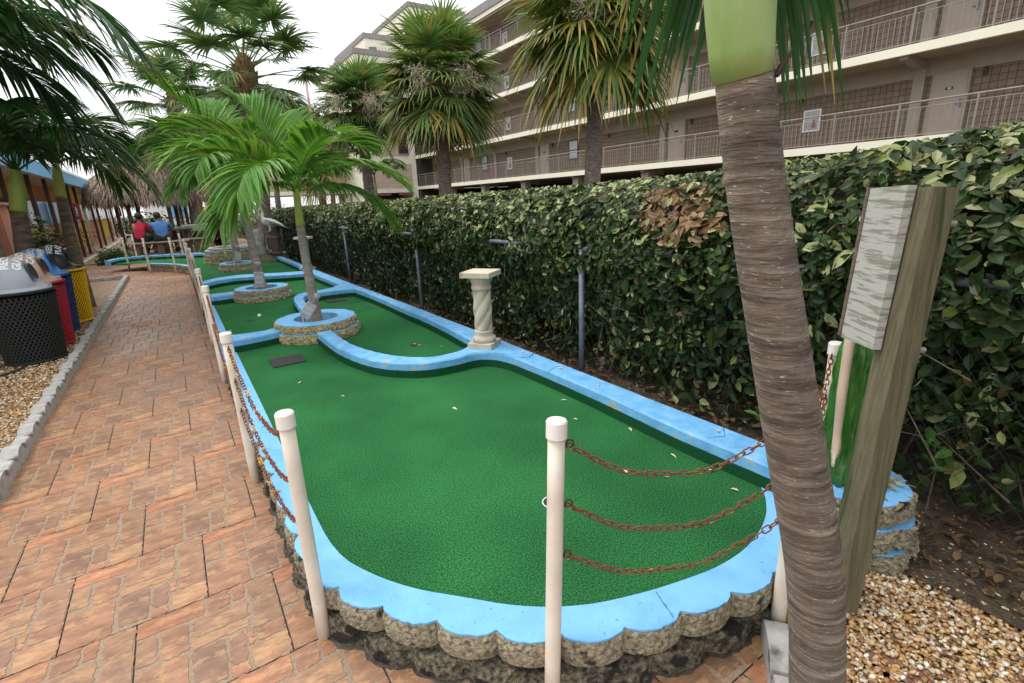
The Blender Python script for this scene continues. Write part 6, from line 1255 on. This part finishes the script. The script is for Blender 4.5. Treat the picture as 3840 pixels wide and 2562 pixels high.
# ------------------------------------------------------------------ background: rules sign, lamp, plants, trees
t = thing('rules_sign', 'white notice board with lines of small text behind the third palm', 'sign', (1.62, 20.3, 0)); m = MB(); m.box(1.45, 1.92, 20.30, 20.33, 1.12, 1.90); bd = build('board', m, WHITE, t)
V, F = text_mesh('RULES', .12, .001, True); m = MB(); m.add(np.column_stack([1.68+V[:, 0], 20.297+V[:, 2]*0, 1.80+V[:, 1]]), F); build('heading', m, BLK, bd)
m = MB()
for i in range(9):
    x = 1.50
    while x < 1.84: w_ = random.uniform(.02, .06); m.box(x, x+w_, 20.296, 20.2985, 1.66-i*.055, 1.675-i*.055); x += w_+.015
build('text_lines', m, GREYM, bd); m = MB(); m.tube([(1.68, 20.35, 0), (1.68, 20.35, 1.9)], .03, 8); build('post', m, WHITE, t)
t = thing('parking_lamp', 'tall pinkish pole lamp with a flat rectangular head, rising behind the palms', 'street lamp', (7.5, 30, 0)); m = MB(); m.tube([(7.5, 30, -.02), (7.3, 30, 8.25)], [.085, .06], 10); build('pole', m, mat('dusty_pink_pole', (.42, .25, .23), (.48, .30, .28), scale=3, rough=.6), t, True)
m = MB(); m.box(7.3, 7.62, 29.96, 30.04, 8.0, 8.08); build('arm', m, BRZ, t); m = MB(); m.box(7.62, 8.30, 29.8, 30.2, 7.86, 8.10); build('lamp_head', m, BRZ, t)
def rosette(name, label, c, n, L, w_, col, erect=1.0, cat='plant'):
    t = thing(name, label, cat, c); mb = MB(); q = np.linspace(0, 1, 6)
    for i in range(n):
        az = i*2.4+random.uniform(-.3, .3); el = R(random.uniform(25, 85))*erect; d = np.array([math.cos(az)*math.cos(el), math.sin(az)*math.cos(el), math.sin(el)]); s_ = np.array([-math.sin(az), math.cos(az), 0]); le = L*random.uniform(.6, 1.1); p0 = np.array(c)+[0, 0, random.uniform(0, .35)*L]
        P = p0+le*d*q[:, None]+np.array([0, 0, -1])*(le*.35*q**2)[:, None]; ww = (w_*np.array([.4, .9, 1, .9, .6, .05]))[:, None]; V = np.stack([P-s_*ww/2, P+s_*ww/2], 1).reshape(-1, 3); b = np.arange(5)*2
        cc = np.array(col[i % len(col)])*random.uniform(.6, 1.3); mb.add(V, [np.stack([b, b+1, b+3, b+2], -1)], np.repeat(cc[None], 12, 0))
    build('leaves', mb, PALM, t); return t
rosette('cordyline_plant', 'tall dark red cordyline plant with magenta young leaves', (1.28, 20.6, .15), 120, .95, .09, [(.09, .012, .025), (.06, .012, .02), (.11, .015, .03), (.38, .02, .12), (.05, .02, .02)], .95)
rosette('cordyline_plant', 'small low dark red plant under the tall cordyline', (1.55, 19.6, .05), 50, .45, .05, [(.12, .02, .03), (.08, .02, .02)], .8)
rosette('spiky_plant', 'green spiky plant behind the third palm', (2.15, 20.4, .5), 60, 1.0, .06, [(.08, .2, .03), (.10, .24, .05)], .9)
bush('shrub', 'low green shrub left of the picnic bench', (-1.6, 19.9, 0), (.5, .4, .45), 900, (.03, .09, .02), .09)
bush('shrub', 'bright green shrub below the second bench', (.95, 19.75, 0), (.35, .3, .35), 600, (.09, .2, .03), .08)
bush('shrub', 'dark round shrub behind the seated people', (-.5, 23.6, 0), (1.0, .6, 1.3), 1500, (.02, .06, .02), .14)
bush('hedge', 'pale clipped hedge across the far end beyond the huts', (3.0, 31, 0), (3.6, 1.0, 1.65), 6000, (.12, .17, .06), .16, cat='hedge')
bush('shrub', 'bright green bushes at the far end of the motel porch', (-2.0, 47, 0), (2.4, 1.2, 1.25), 2500, (.09, .16, .03), .22)
for i, (x, y, s_, lb) in enumerate(((-1.35, 19.35, .26, 'flat pale limestone rock left of the picnic deck'), (1.0, 19.35, .20, 'knobbly limestone rock below the second bench'), (1.35, 19.15, .22, 'knobbly limestone rock before the cordyline'), (-.95, 19.5, .18, 'small limestone rock at the deck corner'))):
    V, F = IV.copy(), IF; m = MB(); st_ = 18; m.lathe([(.3, 0), (.9, .1), (1, .35), (.8, .6), (.4, .72), (.001, .75)], (0, 0, 0), 20, fn=lambda V, th, pr: V*(1+.22*np.sin(th*3+i)[None, :, None]+.1*np.sin(th*7+i*2)[None, :, None]*[1, 1, 1])+rng.normal(0, .035, V.shape)); m.V[0] = m.V[0]*s_*[1.2, .9, .9]
    o = build('limestone_rock', m, GREYROCK, org=(0, 0, 0), label=lb, cat='rock', group='limestone rocks around the deck'); o.location = (x, y, .0)
def tree(label, x, y, h, r, n, col, ls=.3):
    t = thing('broadleaf_tree', label, 'tree', (x, y, 0), 'trees beyond the hedge'); m = MB(); top = np.array([x, y, h*.62]); m.tube([(x, y, -.02), (x+.1, y, h*.3), top], [.2, .15, .1], 9); cl = []
    for i in range(13):
        a = i*2.4; e = np.array([x+r*.75*math.cos(a)*random.uniform(.4, 1), y+r*.75*math.sin(a)*random.uniform(.4, 1), h*random.uniform(.55, .98)]); m.tube([(x+.1, y, h*.35), (top+e)/2+[0, 0, -.2], e], [.09, .06, .02], 6); cl.append(e)
    build('trunk', m, TR_LEFT, t, True); P = []; N_ = []
    for e in cl: q = rng.normal(size=(n//13, 3)); q /= np.linalg.norm(q, axis=1)[:, None]; P.append(e+q*r*.36*rng.uniform(.5, 1.1, (len(q), 1))); N_.append(q)
    P = np.vstack(P); N_ = np.vstack(N_); mb = MB(); leaves(mb, P, N_, rng.uniform(.7, 1.3, len(P))*ls, .5, np.array(col)*rng.uniform(.5, 1.5, (len(P), 1)), simple=True, flat=.7); build('crown', mb, LEAF, t)
tree('bright green broadleaf tree behind the pole lamp', 5.6, 34, 8.3, 2.4, 5200, (.07, .19, .03), .24)
tree('broadleaf tree rising between the tall palm and the lamp', 4.0, 37, 8.6, 2.5, 5200, (.06, .16, .03), .26)
tree('brownish green tree right of the pole lamp', 9.4, 36, 7.6, 2.0, 4200, (.12, .14, .05), .24)
tree('large unseen broadleaf tree added outside the right edge to shade the sign post corner', 4.3, -2.1, 5.2, 3.0, 16000, (.05, .12, .03), .16)  # out of view, added only to shade the corner by the sign
tree('low tree far behind the huts', 1.5, 40, 6.0, 2.8, 4000, (.06, .13, .035), .28)
# bright buildings glimpsed beyond the huts
t = thing('beach_building', 'distant white and blue building beyond the huts', 'building', (0, 60, 0)); m = MB(); m.box(-1.8, 2.5, 58, 64, -.02, 3.2); build('wall', m, WHITE, t); m = MB(); m.box(-1.9, 2.6, 57.9, 64, 3.205, 3.4); build('roof', m, BFR, t)
m = MB(); m.box(.2, 1.6, 57.95, 57.99, .9, 2.6); build('blue_panel', m, BLUE, t)
t = thing('painted_post', 'thick post painted yellow above blue behind the huts', 'post', (1.35, 28.5, 0)); m = MB(); m.tube([(1.35, 28.5, 0), (1.35, 28.5, .95)], .08, 10); build('blue_half', m, BLUE, t, True); m = MB(); m.tube([(1.35, 28.5, .952), (1.35, 28.5, 2.2)], .08, 10); build('yellow_half', m, YEL, t, True)
